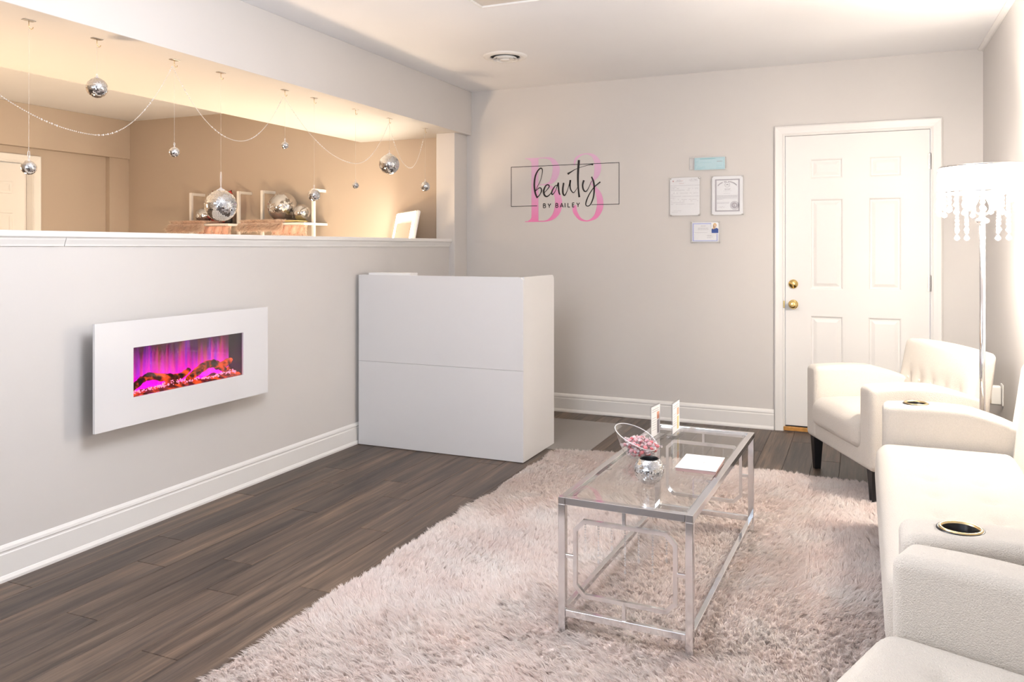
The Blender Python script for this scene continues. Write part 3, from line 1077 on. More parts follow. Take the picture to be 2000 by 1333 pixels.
def blade_mesh(name, px, py, pz, hx, hy, hz, width, material, shade, flat=0.0):
    """many tapering fibres: root, bent middle and tip, as one mesh"""
    n = len(px)
    ang = rng.uniform(0, PI, n)
    if flat > 0:                                  # broad side mostly across the direction of lean
        ang = np.arctan2(hy, hx) + PI / 2 + rng.normal(0, flat, n)
    wx, wy = np.cos(ang) * width / 2, np.sin(ang) * width / 2
    V = np.empty((n, 5, 3), np.float32)
    V[:, 0] = np.stack([px - wx, py - wy, pz], 1)
    V[:, 1] = np.stack([px + wx, py + wy, pz], 1)
    mx, my, mz = px + hx * .36, py + hy * .36, pz + hz * .62
    V[:, 2] = np.stack([mx + wx * .9, my + wy * .9, mz], 1)
    V[:, 3] = np.stack([mx - wx * .9, my - wy * .9, mz], 1)
    V[:, 4] = np.stack([px + hx, py + hy, pz + hz], 1)
    me = bpy.data.meshes.new(name)
    me.vertices.add(n * 5)
    me.vertices.foreach_set('co', V.ravel())
    base = np.arange(n, dtype=np.int32)[:, None] * 5
    L = np.concatenate([base + np.array([[0, 1, 2, 3]]), base + np.array([[3, 2, 4]])], 1).astype(np.int32)
    me.loops.add(n * 7)
    me.loops.foreach_set('vertex_index', L.ravel())
    me.polygons.add(n * 2)
    st = (np.arange(n, dtype=np.int32)[:, None] * 7 + np.array([[0, 4]])).astype(np.int32)
    me.polygons.foreach_set('loop_start', st.ravel())
    try:
        me.polygons.foreach_set('loop_total', np.tile(np.array([4, 3], np.int32), n))
    except Exception:
        pass
    me.polygons.foreach_set('use_smooth', np.ones(n * 2, bool))
    at = me.attributes.new('fibre', 'FLOAT', 'POINT')
    at.data.foreach_set('value', np.repeat(shade.astype(np.float32), 5))
    me.materials.append(material)
    me.update(calc_edges=True)
    me.validate()
    return me


N = 400000
px = rng.uniform(RX0 - .005, RX1, N)
py = rng.uniform(RY0, RY1 + .06, N)
ed = rug_edge_dist(px, py)
k = ed > -.004
px, py, ed = px[k], py[k], ed[k]
lp = lump(px, py)
# tufts: fibres lean to the centre of their tuft, tufts lean with the flow of the pile
cell = .021
ci, cj = np.floor(px / cell), np.floor(py / cell)
hsh = lambda a, c, s: np.modf(np.abs(np.sin(a * 12.9898 + c * 78.233 + s * 37.719) * 43758.5453))[0]
tx, ty = (ci + .15 + .7 * hsh(ci, cj, 1)) * cell, (cj + .15 + .7 * hsh(ci, cj, 2)) * cell
flow = 2.2 * np.sin(1.7 * px + .8) + 1.9 * np.cos(1.3 * py - .4) + 1.2 * np.sin(3.1 * (px - py)) + 1.6 * (hsh(ci, cj, 4) - .5)
lean = .014 + .012 * hsh(ci, cj, 3) + .006 * (1 - lp)
hx = (tx - px) * .62 + np.cos(flow) * lean + rng.normal(0, .004, len(px))
hy = (ty - py) * .62 + np.sin(flow) * lean + rng.normal(0, .004, len(px))
hz = (.012 + .008 * hsh(ci, cj, 5) + .010 * lp + rng.normal(0, .003, len(px))) * np.clip(.55 + ed / .06, .5, 1)
pz = .004 + .010 * np.clip(ed / .04, 0, 1) + .008 * lp * np.clip(ed / .1, 0, 1)
pl = link('pile', blade_mesh('pile', px, py, pz, hx, hy, hz, .0032, M['pile'], rng.uniform(0, 1, len(px)), .45), rug)
pl['kind'] = 'stuff'

# ================================================================== COFFEE TABLE
TW, TL, TH = .445, 1.225, .464
ct = thing('coffee_table', 'chrome coffee table with glass top standing on the pink rug', 'table', (-.673, 3.095, 0), math.radians(-1.8))
hw, hl, q = TW / 2, TL / 2, .024
for sx in (-1, 1):
    for sy in (-1, 1):
        cx, cy = sx * (hw - q / 2), sy * (hl - q / 2)
        obj('leg', MB().bbox(cx - q / 2, cx + q / 2, cy - q / 2, cy + q / 2, .016, TH - q, .0015), M['chrome'], ct)
for sx in (-1, 1):
    cx = sx * (hw - q / 2)
    obj('top_rail', MB().bbox(cx - q / 2, cx + q / 2, -hl, hl, TH - q, TH, .0015), M['chrome'], ct)
    obj('bottom_rail', MB().bbox(cx - .009, cx + .009, -hl + q, hl - q, .074, .094, .0015), M['chrome'], ct)
for sy in (-1, 1):
    cy = sy * (hl - q / 2)
    obj('top_rail', MB().bbox(-hw + q, hw - q, cy - q / 2, cy + q / 2, TH - q, TH, .0015), M['chrome'], ct)
    obj('bottom_rail', MB().bbox(-hw + q, hw - q, cy - .009, cy + .009, .072, .094, .0015), M['chrome'], ct)
    # eight-sided ring with four short ties
    x1, z0, z1, c = .172, .142, .398, .034
    ring = [(-x1 + c, z1), (x1 - c, z1), (x1, z1 - c), (x1, z0 + c), (x1 - c, z0), (-x1 + c, z0), (-x1, z0 + c), (-x1, z1 - c)]
    b = MB()
    t = .013
    cen = (0, (z0 + z1) / 2)
    inner = [(p[0] - math.copysign(t if abs(p[0]) > x1 - 1e-6 else t * .55, p[0]),
              p[1] - math.copysign(t if (abs(p[1] - z1) < 1e-6 or abs(p[1] - z0) < 1e-6) else t * .55, p[1] - cen[1])) for p in ring]
    vs = [(p[0], cy - .0065, p[1]) for p in ring] + [(p[0], cy - .0065, p[1]) for p in inner] + \
         [(p[0], cy + .0065, p[1]) for p in ring] + [(p[0], cy + .0065, p[1]) for p in inner]
    fs = []
    for i in range(8):
        j = (i + 1) % 8
        fs += [(i, j, 8 + j, 8 + i), (16 + j, 16 + i, 24 + i, 24 + j), (j, i, 16 + i, 16 + j), (8 + i, 8 + j, 24 + j, 24 + i)]
    obj('end_ring', b.add(vs, fs), M['chrome'], ct)
    zc = (z0 + z1) / 2
    obj('tie', MB().bbox(-.006, .006, cy - .006, cy + .006, z1 - .001, TH - q + .001, .001), M['chrome'], ct)
    obj('tie', MB().bbox(-.006, .006, cy - .006, cy + .006, .093, z0 + .001, .001), M['chrome'], ct)
    for s in (-1, 1):
        a, e = sorted((s * (x1 - .001), s * (hw - q + .001)))
        obj('tie', MB().bbox(a, e, cy - .006, cy + .006, zc - .006, zc + .006, .001), M['chrome'], ct)
    # clear bead strands hanging inside the ring
    for i in range(7):
        x = -.135 + .045 * i
        b = MB()
        n = (8, 12, 6, 14, 9, 12, 7)[i]
        z = z1 - .02
        for kk in range(n):
            b.sphere((x, cy + .010 * sy * -1, z), .0036, 6, 4)
            z -= .0086
        b.lathe([(1e-4, 0), (.004, -.010), (.0045, -.016), (1e-4, -.022)], 6, (x, cy - .010 * sy, z))
        obj('bead_strand', b, M['faintbead'], ct, True)
for sx in (-1, 1):
    for yy in (-.56, -.19, .19, .56):
        obj('suction_pad', MB().lathe([(1e-4, 0), (.010, 0), (.011, .003), (.006, .004), (.006, .0045), (1e-4, .0045)], 14,
                                      (sx * (hw - q - .012), yy, TH - .0115)), M['acrylic'], ct, True)
gt = obj('glass_top', MB().box(-hw + q + .001, hw - q - .001, -hl + q + .001, hl - q - .001, TH - .007, TH - .001), M['glass'], ct)
# thin lip that carries the glass
lip = MB()
for sx in (-1, 1):
    a, e = sorted((sx * (hw - q), sx * (hw - q - .008)))
    lip.box(a, e, -hl + q, hl - q, TH - .011, TH - .0075)
obj('glass_ledge', lip, M['chrome'], ct)
ZT = TH - .001

# --- slanted clear candy bowl
BX, BY, BR = -.797, 3.085, .094
bowl = thing('candy_bowl', 'clear slanted bowl filled with wrapped candies on the glass table', 'bowl', (BX, BY, ZT))


def bowl_shell(R, off):
    b = MB()
    n, m = 40, 14
    vs = []
    for k in range(n):
        t = 2 * PI * k / n
        # rim is high on the far-left side and low on the near-right side
        s = math.cos(t - math.radians(165))
        top = .078 + .040 * s
        for i in range(m + 1):
            u = i / m
            z = off + (top - off) * u
            rr = R * (.42 + .58 * math.sin(min(1.0, z / .112) * PI / 2) ** .8) if z > off + 1e-6 else R * .42
            rr = R * (.40 + .60 * (max(0, z - off) / .118) ** .55)
            vs.append((rr * math.cos(t), rr * math.sin(t), z))
    fs = []
    for k in range(n):
        k2 = (k + 1) % n
        for i in range(m):
            fs.append((k * (m + 1) + i, k2 * (m + 1) + i, k2 * (m + 1) + i + 1, k * (m + 1) + i + 1))
    fs.append(tuple(k * (m + 1) for k in range(n))[::-1])
    return b.add(vs, fs)


obj('bowl_wall', bowl_shell(BR, .001), M['acrylic'], bowl, True)
rim = []
for k in range(40):
    t = 2 * PI * k / 40
    z = .078 + .040 * math.cos(t - math.radians(165))
    rr = BR * (.40 + .60 * ((z - .001) / .118) ** .55)
    rim.append((rr * math.cos(t), rr * math.sin(t), z))
obj('bowl_rim', MB().tube(rim, 0.0019, 6, True), M['crystal'], bowl, True)


def candy_mesh(kind, seed):
    r = random.Random(seed)
    b = MB()
    b.use(0).sphere((0, 0, 0), .0085, 10, 6, (1.25, .9, .8))
    b.use(1).sphere((0, 0, 0), .0092, 10, 6, (1.28, .95, .88))
    b.use(2)
    for s in (-1, 1):
        vs = [(s * .010, 0, 0)]
        n = 7
        for i in range(n):
            t = 2 * PI * i / n
            rr = .0095 + r.uniform(-.003, .003)
            vs.append((s * (.019 + r.uniform(-.003, .004)), rr * math.cos(t), rr * math.sin(t) * .6))
        b.add(vs, [(0, i + 1, (i + 1) % n + 1) for i in range(n)])
    return b.mesh('candy', [M['candyred'] if kind == 'red' else M['candypink'], M['candywrap'], M['candytwist']], True)


cm = [(kd, candy_mesh(kd, sd)) for kd, sd in (('pink', 1), ('red', 2), ('pink', 3), ('red', 4))]
placed = []
rr_ = random.Random(11)
tries = 0
for layer_z, maxr, num in ((.016, .042, 9), (.032, .058, 14), (.048, .066, 17), (.061, .052, 11), (.072, .034, 5)):
    cnt = 0
    tries = 0
    while cnt < num and tries < 600:
        tries += 1
        a, rad = rr_.uniform(0, 2 * PI), maxr * math.sqrt(rr_.random())
        p = Vector((rad * math.cos(a), rad * math.sin(a), layer_z + rr_.uniform(-.004, .004)))
        if all((p - o).length > .0172 for o in placed):
            placed.append(p)
            cnt += 1
            kd, me = cm[len(placed) % 4 if rr_.random() < .8 else 0]
            c = link('candy', me, None, (BX + p.x + .006, BY + p.y, ZT + p.z), (rr_.uniform(-.6, .6), rr_.uniform(-.6, .6), rr_.uniform(0, 6.28)))
            if kd == 'red':
                tag(c, 'red candy in a clear twist wrapper in the slanted bowl', 'candy', 'red candies in the bowl')
            else:
                tag(c, 'pink candy in a clear twist wrapper in the slanted bowl', 'candy', 'pink candies in the bowl')


# --- mirror tiles for every disco ball
def tile_mesh(R, s, zmin=-1.01, zmax=1.01, seed=0, tilt=.055, gap=.13):
    r = random.Random(seed)
    b = MB()
    rows = max(6, int(round(PI * R / s)))
    for i in range(rows):
        ph = -PI / 2 + PI * (i + .5) / rows
        if not (zmin < math.sin(ph) < zmax):
            continue
        n = max(4, int(round(2 * PI * R * math.cos(ph) / s)))
        off = r.uniform(0, 1)
        for k in range(n):
            th = 2 * PI * (k + off) / n
            e_r = Vector((math.cos(ph) * math.cos(th), math.cos(ph) * math.sin(th), math.sin(ph)))
            e_t = Vector((-math.sin(th), math.cos(th), 0))
            e_p = e_r.cross(e_t)
            nr = (e_r + e_t * r.gauss(0, tilt) + e_p * r.gauss(0, tilt)).normalized()
            a = (e_t - nr * e_t.dot(nr)).normalized()
            c = nr.cross(a)
            ha = PI * R * math.cos(ph) / n * (1 - gap)
            hc = PI * R / rows / 2 * (1 - gap)
            p = e_r * R
            b.add([p - a * ha - c * hc, p + a * ha - c * hc, p + a * ha + c * hc, p - a * ha + c * hc], [(0, 1, 2, 3)])
    return b


PX, PY, PR = -.677, 2.765, .0515
pot = thing('mirror_ball_planter', 'small mirror-tiled round pot with open black top on the coffee table', 'planter', (PX, PY, ZT))
zt = .80
pz_ = .046
b = MB().lathe([(1e-4, pz_ - .046), (.020, pz_ - .046)] + [(PR * .972 * math.sin(t), pz_ - PR * .972 * math.cos(t)) for t in [math.radians(a) for a in range(28, 141, 7)]], 36)
obj('pot_body', b, M['grout'], pot, True)
ti = obj('mirror_tiles', tile_mesh(PR, .0052, -.90, .76, 3), M['mirror'], pot, loc=(0, 0, pz_))
ti['kind'] = 'stuff'
zr = pz_ + PR * .77
obj('pot_lining', MB().lathe([(.0335, zr), (.032, zr + .002), (.030, zr - .002), (.034, zr - .03), (.028, zr - .055), (1e-4, zr - .058)], 36), M['black'], pot, True)


# --- acrylic sign holders with printed cards
def sign_holder(label, x, y, ang, w, h, col1):
    t = thing('sign_holder', label, 'sign holder', (x, y, ZT), ang, 'table sign holders')
    obj('acrylic_base', MB().bbox(-.022, .022, -w / 2 - .012, w / 2 + .012, 0, .010, .002), M['acrylic'], t)
    obj('acrylic_sheet', MB().box(-.0026, .0026, -w / 2, w / 2, .008, h + .004), M['acrylic'], t)
    cd = obj('printed_card', MB().box(.0030, .0036, -w / 2 + .002, w / 2 - .002, .012, h), M['paper'], t)
    ink = MB()
    x1 = .0039
    for i in range(2):
        z = h - .014 - i * .009
        ink.quad((x1, -w * .40, z), (x1, w * .34, z), (x1, w * .34, z + .0022), (x1, -w * .40, z + .0022))
    for i in range(6):
        z = h - .05 - i * .010
        ink.quad((x1, -w * .40, z), (x1, w * .05, z), (x1, w * .05, z + .0016), (x1, -w * .40, z + .0016))
    obj('card_text', ink, M['inkl'], cd)
    obj('card_block', MB().quad((x1, w * .12, h * .58), (x1, w * .38, h * .58), (x1, w * .38, h * .80), (x1, w * .12, h * .80)), M['orangeprint'], cd)
    obj('card_strip', MB().quad((x1, w * .14, h * .14), (x1, w * .36, h * .14), (x1, w * .36, h * .54), (x1, w * .14, h * .54)), M[col1], cd)
    return t


sign_holder('acrylic sign with a coral and grey card, beside the candy bowl', -.812, 3.421, math.radians(-7), .108, .140, 'inkl')
sign_holder('acrylic sign with a coral and gold card, nearer the entrance door', -.747, 3.529, math.radians(-2), .125, .142, 'goldprint')

bk = thing('card_booklet', 'square white booklet with pink edges and grey lettering on the glass table', 'booklet', (-.552, 3.058, ZT), 0)
obj('pages', MB().bbox(-.0725, .0725, -.103, .103, 0, .011, .0008), M['pinkcard'], bk)
obj('cover', MB().bbox(-.074, .074, -.1045, .1045, .011, .0135, .0006), M['paper'], bk)
ink = MB()
rr2 = random.Random(5)
for (yy, xx, n, s) in ((-.014, -.028, 4, .011), (-.004, -.024, 3, .010), (.012, -.030, 5, .008), (-.010, .010, 4, .013), (.004, .014, 4, .009), (.016, .018, 3, .006)):
    for k in range(n):
        a = xx + .0 + rr2.uniform(-.001, .001)
        c = yy + k * s * .32
        ink.quad((a, c, .01375), (a + s * .55, c, .01375), (a + s * .55, c + s * .10, .01375), (a, c + s * .10, .01375))
        ink.quad((a + s * .2, c, .01375), (a + s * .32, c, .01375), (a + s * .32, c + s * .26, .01375), (a + s * .2, c + s * .26, .01375))
obj('cover_lettering', ink, M['ink'], bk)

# ================================================================== FLOOR LAMP
lamp = thing('floor_lamp', 'chrome floor lamp with white drum shade and hanging crystals, switched on', 'lamp', (.503, 4.14, 0))
obj('lamp_base', MB().lathe([(1e-4, 0), (.112, 0), (.115, .006), (.110, .014), (.040, .024), (.018, .040), (.013, .06)], 40), M['chrome'], lamp, True)
obj('pole', MB().tube([(0, 0, .05), (0, 0, 1.405)], .0125, 20), M['chrome'], lamp, True)
obj('collar', MB().lathe([(.0125, 1.392), (.026, 1.398), (.029, 1.406), (.026, 1.414), (.014, 1.420), (.011, 1.430), (.014, 1.438), (.010, 1.448), (1e-4, 1.449)], 24), M['chrome'], lamp, True)
for s in (-1, 1):
    arm = MB().tube([(0, 0, 1.43), (s * .018, -s * .012, 1.438), (s * .036, -s * .024, 1.452)], .005, 8)
    arm.lathe([(1e-4, 1.448), (.012, 1.450), (.014, 1.456), (.012, 1.470)], 14, (s * .036, -s * .024, 0))
    obj('bulb_socket', arm, M['chrome'], lamp, True)
    obj('bulb', MB().lathe([(.009, 1.466), (.012, 1.474), (.0225, 1.496), (.026, 1.512), (.023, 1.528), (.012, 1.540), (1e-4, 1.544)], 18, (s * .036, -s * .024, 0)), M['bulb'], lamp, True)
SR = .166
obj('lamp_shade', MB().lathe([(SR - .002, 1.535), (SR, 1.535), (SR, 1.645), (SR - .002, 1.645), (SR - .002, 1.535)], 60), M['shade'], lamp, True)
for z, r_ in ((1.648, SR + .006), (1.534, SR + .004)):
    obj('shade_ring', MB().tube([(r_ * math.cos(2 * PI * i / 60), r_ * math.sin(2 * PI * i / 60), z) for i in range(60)], .0045, 8, True), M['chrome'], lamp, True)
spd = MB()
for i in range(3):
    a = 2 * PI * i / 3 + .3
    spd.tube([(0, 0, 1.56), (SR * math.cos(a), SR * math.sin(a), 1.64)], .002, 6)
spd.tube([(0, 0, 1.43), (0, 0, 1.565)], .004, 8)
obj('spider', spd, M['chrome'], lamp, True)


def strand_mesh(n_up, n_low, drop_r):
    b = MB()
    z = 0.0
    for i in range(n_up + n_low):
        rr = .0062 if i < n_up else .0082
        b.sphere((0, 0, z - rr), rr, 8, 6)
        z -= 2 * rr + .0008
    b.lathe([(1e-4, z), (drop_r * .35, z - drop_r * .4), (drop_r, z - drop_r * 1.5), (drop_r * .75, z - drop_r * 2.1), (1e-4, z - drop_r * 2.5)], 8)
    return b.mesh('crystal_strand', M['crystal'], True)


sm = [strand_mesh(9, 4, .0125), strand_mesh(9, 3, .0135), strand_mesh(9, 1, .0115), strand_mesh(9, 2, .011)]
for i in range(30):
    a = 2 * PI * i / 30
    link('crystal_strand', sm[(0, 2, 1, 3)[i % 4]], lamp, ((SR + .010) * math.cos(a), (SR + .010) * math.sin(a), 1.643))
for i in range(10):
    a = 2 * PI * i / 10 + .2
    link('crystal_strand', sm[(3, 0)[i % 2]], lamp, (.105 * math.cos(a), .105 * math.sin(a), 1.535))
for s in (-1, 1):
    point('bulb_light', (s * .075, -s * .05, 1.468), 23, (1.0, 0.90, 0.78), .03, lamp)
point('bulb_light', (0, 0, 1.62), 9, (1.0, 0.90, 0.78), .05, lamp)

# ================================================================== RECEPTION DESK
desk = thing('reception_desk', 'white reception desk standing against the half wall', 'desk', (0, 0, 0))
dx0, dx1, dy0, dy1, dz = -3.002, -1.838, 4.404, 4.926, 1.108


def rounded_rect(a0, a1, z0, z1, r_l, r_r, n=8):
    P = [(a0, z0), (a1, z0)]
    for (cx, rr, s) in ((a1 - r_r, r_r, 0), (a0 + r_l, r_l, 90)):
        if rr < 1e-6:
            P.append((cx, z1))
        else:
            P += [(cx + rr * math.cos(math.radians(s + 90 * i / n)), z1 - rr + rr * math.sin(math.radians(s + 90 * i / n))) for i in range(n + 1)]
    return P


obj('lower_front_panel', MB().prism([(dx0, .004), (dx1, .004), (dx1, .5475), (dx0, .5475)], 'Y', dy0, dy0 + .018), M['lam'], desk)
obj('upper_front_panel', MB().prism(rounded_rect(dx0, dx1, .549, dz, 0, .035), 'Y', dy0, dy0 + .018), M['lam'], desk)
sp = [(p, z) for p, z in rounded_rect(dy0 + .0185, dy1, .004, dz, .0, .035)]
obj('side_panel', MB().prism(sp, 'X', dx1 - .022, dx1), M['lam'], desk)
obj('side_panel', MB().prism(sp, 'X', dx0, dx0 + .022), M['lam'], desk)
obj('ledge', MB().bbox(dx0 + .022, dx1 - .022, dy0 + .018, dy0 + .25, 1.075, 1.097, .002), M['lam'], desk)
obj('work_surface', MB().bbox(dx0 + .022, dx1 - .022, dy0 + .018, dy1 - .03, .73, .755, .002), M['lam'], desk)
fo = obj('paper_folder', MB().bbox(-.15, .15, -.06, .06, 0, .022, .003), M['paper'], loc=(-2.83, 4.55, 1.097), rot=(0, 0, math.radians(6)))
tag(fo, 'white folder lying on the reception desk ledge by the half wall', 'folder')
# clear chair mat behind the desk
mp_ = [(-2.80, 4.78), (-1.565, 4.78)]
mp_ += [(-1.565 - .09 + .09 * math.cos(a), 5.66 - .09 + .09 * math.sin(a)) for a in [PI / 2 * i / 8 for i in range(9)]]
mp_ += [(-2.80, 5.66)]
tag(obj('chair_mat', MB().prism(mp_, 'Z', .0008, .0035), M['matclear']), 'clear vinyl chair mat on the floor behind the reception desk', 'mat')

# ================================================================== ELECTRIC FIREPLACE
fp = thing('electric_fireplace', 'white wall-mounted electric fireplace with glowing magenta flames', 'fireplace', (XL, 2.9, 0))
X0 = .110                                   # front of the panel, out from the wall
y0, y1, z0, z1 = -.530, .533, .508, .967
a0, a1, c0, c1 = -.336, .347, .629, .847
b = MB()
fr_ = MB()
T = .012
outer = [(y0, z0), (y1, z0), (y1, z1), (y0, z1)]
innr = [(a0, c0), (a1, c0), (a1, c1), (a0, c1)]
vs = [(X0, *p) for p in outer] + [(X0, *p) for p in innr] + [(X0 - T, *p) for p in outer] + [(X0 - T, *p) for p in innr]
fs = []
for i in range(4):
    j = (i + 1) % 4
    fs += [(i, j, 4 + j, 4 + i), (8 + j, 8 + i, 12 + i, 12 + j), (j, i, 8 + i, 8 + j), (4 + i, 4 + j, 12 + j, 12 + i)]
obj('front_panel', fr_.add(vs, fs), M['gwhite'], fp)
hs = MB()
hs.box(.0, X0 - T, y0 + .10, a0 - .012, z0 + .05, z1 - .05)
hs.box(.0, X0 - T, a1 + .012, y1 - .10, z0 + .05, z1 - .05)
hs.box(.0, X0 - T, a0 - .012, a1 + .012, z0 + .05, c0 - .012)
hs.box(.0, X0 - T, a0 - .012, a1 + .012, c1 + .012, z1 - .05)
obj('housing', hs, M['black'], fp)
obj('flame_screen', MB().box(.004, .008, a0 - .012, a1 + .012, 0, .24), M['flame'], fp, loc=(0, 0, c0 - .004))
cav = MB()
cav.box(.008, X0 - T, a0 - .012, a0 - .004, c0 - .012, c1 + .012)
cav.box(.008, X0 - T, a1 + .004, a1 + .012, c0 - .012, c1 + .012)
cav.box(.008, X0 - T, a0 - .012, a1 + .012, c0 - .012, c0 - .004)
cav.box(.008, X0 - T, a0 - .012, a1 + .012, c1 + .004, c1 + .012)
obj('firebox_lining', cav, M['black'], fp)
# ember bed: lumpy ridge rising to the back
eb = MB()
rr3 = random.Random(9)
ny, nx = 60, 8
for i in range(ny + 1):
    for j in range(nx + 1):
        y = a0 - .004 + (a1 - a0 + .008) * i / ny
        xx = .010 + (X0 - T - .012) * j / nx
        eb.v.append((xx, y, c0 - .003 + .030 * (1 - j / nx) * (.7 + .5 * math.sin(i * .55)) * (.6 + .4 * math.sin(i * .21 + 2)) + rr3.uniform(0, .008)))
for i in range(ny):
    for j in range(nx):
        p = i * (nx + 1) + j
        eb.f.append((p, p + 1, p + nx + 2, p + nx + 1))
        eb.mi.append(0)
obj('ember_bed', eb, M['ember'], fp, True)


def log_mesh(path, r0, seed):
    r = random.Random(seed)
    P = catmull([(p[1], p[2], p[0]) for p in path], 6)
    pts = [(p[2] + r.uniform(-.002, .002), p[0], p[1] + r.uniform(-.002, .002)) for p in P]
    rs = [r0 * (1 - .35 * abs(2 * i / (len(P) - 1) - 1) ** 2) * r.uniform(.85, 1.15) for i in range(len(P))]
    return MB().tube(pts, rs, 10)


obj('log', log_mesh([(.07, a0 + .005, c0 + .012), (.06, a0 + .07, c0 + .050), (.05, a0 + .14, c0 + .068), (.045, a0 + .23, c0 + .050), (.04, a0 + .33, c0 + .040), (.04, a0 + .385, c0 + .064)], .017, 1), M['log'], fp, True)
obj('log', log_mesh([(.06, a0 + .36, c0 + .022), (.05, a0 + .43, c0 + .050), (.045, a0 + .50, c0 + .074), (.045, a0 + .56, c0 + .066), (.05, a0 + .615, c0 + .030)], .020, 2), M['log'], fp, True)
obj('log', log_mesh([(.045, a0 + .56, c0 + .050), (.04, a0 + .62, c0 + .060), (.04, a1 - .012, c0 + .078)], .017, 3), M['log'], fp, True)
ic = MB()
for i in range(150):
    y = rr3.uniform(a0 + .02, a1 - .01)
    u = (y - a0) / (a1 - a0)
    xx = rr3.uniform(.055, X0 - T - .008)
    s = rr3.uniform(.003, .0065)
    z = c0 + .010 + .020 * math.exp(-((u - .42) / .18) ** 2) * rr3.random() + .022 * math.exp(-((u - .9) / .09) ** 2) * rr3.random() + .006 * rr3.random()
    pts = [Vector((rr3.gauss(0, 1), rr3.gauss(0, 1), rr3.gauss(0, 1))).normalized() * s for _ in range(2)]
    e1, e2 = pts[0], pts[0].cross(pts[1]).normalized() * s
    e3 = e1.cross(e2).normalized() * s * .7
    c = Vector((xx, y, z))
    ic.add([c + e1, c - e1, c + e2, c - e2, c + e3, c - e3], [(0, 2, 4), (2, 1, 4), (1, 3, 4), (3, 0, 4), (2, 0, 5), (1, 2, 5), (3, 1, 5), (0, 3, 5)])
io = obj('fire_crystals', ic, M['ice'], fp)
io['kind'] = 'stuff'
obj('fire_glass', MB().box(X0 - T + .001, X0 - T + .004, a0 + .0005, a1 - .0005, c0 + .0005, c1 - .0005), M['fireglass'], fp)

# ================================================================== WALL LOGO
logo = thing('wall_logo', 'pink and black vinyl lettering reading B3 beauty by bailey on the wall', 'wall sign', (-2.13, YB, 1.775))
b = MB()
for i, s in enumerate(LOGO_PINK):
    ribbon(b, s, -.0010 - .00002 * i, 8, horizontal=(i == 0))
obj('pink_monogram', b, M['vpink'], logo)
b = MB()
for i, s in enumerate(LOGO_SCRIPT):
    ribbon(b, s, -.0022 - .00003 * i, 6)
obj('script_lettering', b, M['vblack'], logo)
k0 = 0
for n_strokes in (3, 3, 3, 3, 1, 2, 4, 3):              # B Y  B A I L E Y
    b = MB()
    for i in range(k0, k0 + n_strokes):
        ribbon(b, LOGO_CAPS[i], -.0022 - .00002 * i, 4)
    k0 += n_strokes
    obj('capital_letter', b, M['vblack'], logo)
b = MB()
FX0, FX1, FZ1, FZ0 = -449, 446, 157, -159
for s in ([(FX0, FZ0, 4.5), (FX0, FZ1, 4.5)], [(FX0 - 2, FZ1, 4.5), (FX1 + 2, FZ1, 4.5)], [(FX1, FZ1, 4.5), (FX1, FZ0, 4.5)],
          [(FX0 - 2, FZ0, 4.5), (-224, FZ0, 4.5)], [(226, FZ0, 4.5), (FX1 + 2, FZ0, 4.5)]):
    ribbon(b, s, -.0018)
obj('thin_frame', b, M['vblack'], logo)

# ================================================================== FRAMED CERTIFICATES
def sheet(t, x0, x1, z0, z1, ax0, ax1, az0, az1, paper, studs=True):
    obj('acrylic_plate', MB().box(ax0, ax1, -.0185, -.0160, az0, az1), M['plate'], t)
    p = obj('paper_sheet', MB().box(x0, x1, -.0156, -.0150, z0, z1), M[paper], t)
    if studs:
        for x in (ax0 + .008, ax1 - .008):
            for z in (az0 + .008, az1 - .008):
                obj('standoff', MB().lathe([(.0055, 0), (.0055, .022), (.004, .0235), (1e-4, .0235)], 12, (x, 0, z), 'Y'), M['satin'], t, True)
    else:
        obj('backing_plate', MB().box(ax0, ax1, -.0148, -.001, az0 + .01, az1 - .01), M['plate'], t)
    return p


def hline(b, x0, x1, z, h, y=-.0191):
    b.quad((x0, y, z - h / 2), (x1, y, z - h / 2), (x1, y, z + h / 2), (x0, y, z + h / 2))


def words(b, x0, x1, z, h, r, density=.8):
    x = x0
    while x < x1:
        w = r.uniform(.005, .016)
        if r.random() < density:
            hline(b, x, min(x + w, x1), z, h)
        x += w + .003


R4 = random.Random(21)
t = thing('framed_permit', 'pale blue permit in a clear frame, topmost of the four certificates', 'certificate', (0, YB, 0), group='framed certificates')
p = sheet(t, -1.112, -.894, 1.851, 1.940, -1.150, -.890, 1.848, 1.950, 'bluepaper', False)
b = MB()
hline(b, -1.07, -.96, 1.930, .004)
words(b, -1.105, -1.07, 1.914, .002, R4)
words(b, -1.105, -.99, 1.904, .002, R4)
words(b, -1.105, -1.09, 1.886, .002, R4)
for i in range(3):
    words(b, -1.092, -1.035, 1.874 - i * .006, .002, R4)
    words(b, -.955, -.918, 1.880 - i * .010, .002, R4)
for x in (-1.106, -.902):
    b.quad((x, -.0191, 1.857), (x + .0012, -.0191, 1.857), (x + .0012, -.0191, 1.934), (x, -.0191, 1.934))
hline(b, -1.106, -.901, 1.857, .0012)
hline(b, -1.106, -.901, 1.934, .0012)
obj('print', b, M['inkteal'], p)
b = MB()
words(b, -.950, -.912, 1.909, .004, R4, 1)
obj('print', b, M['ink'], p)

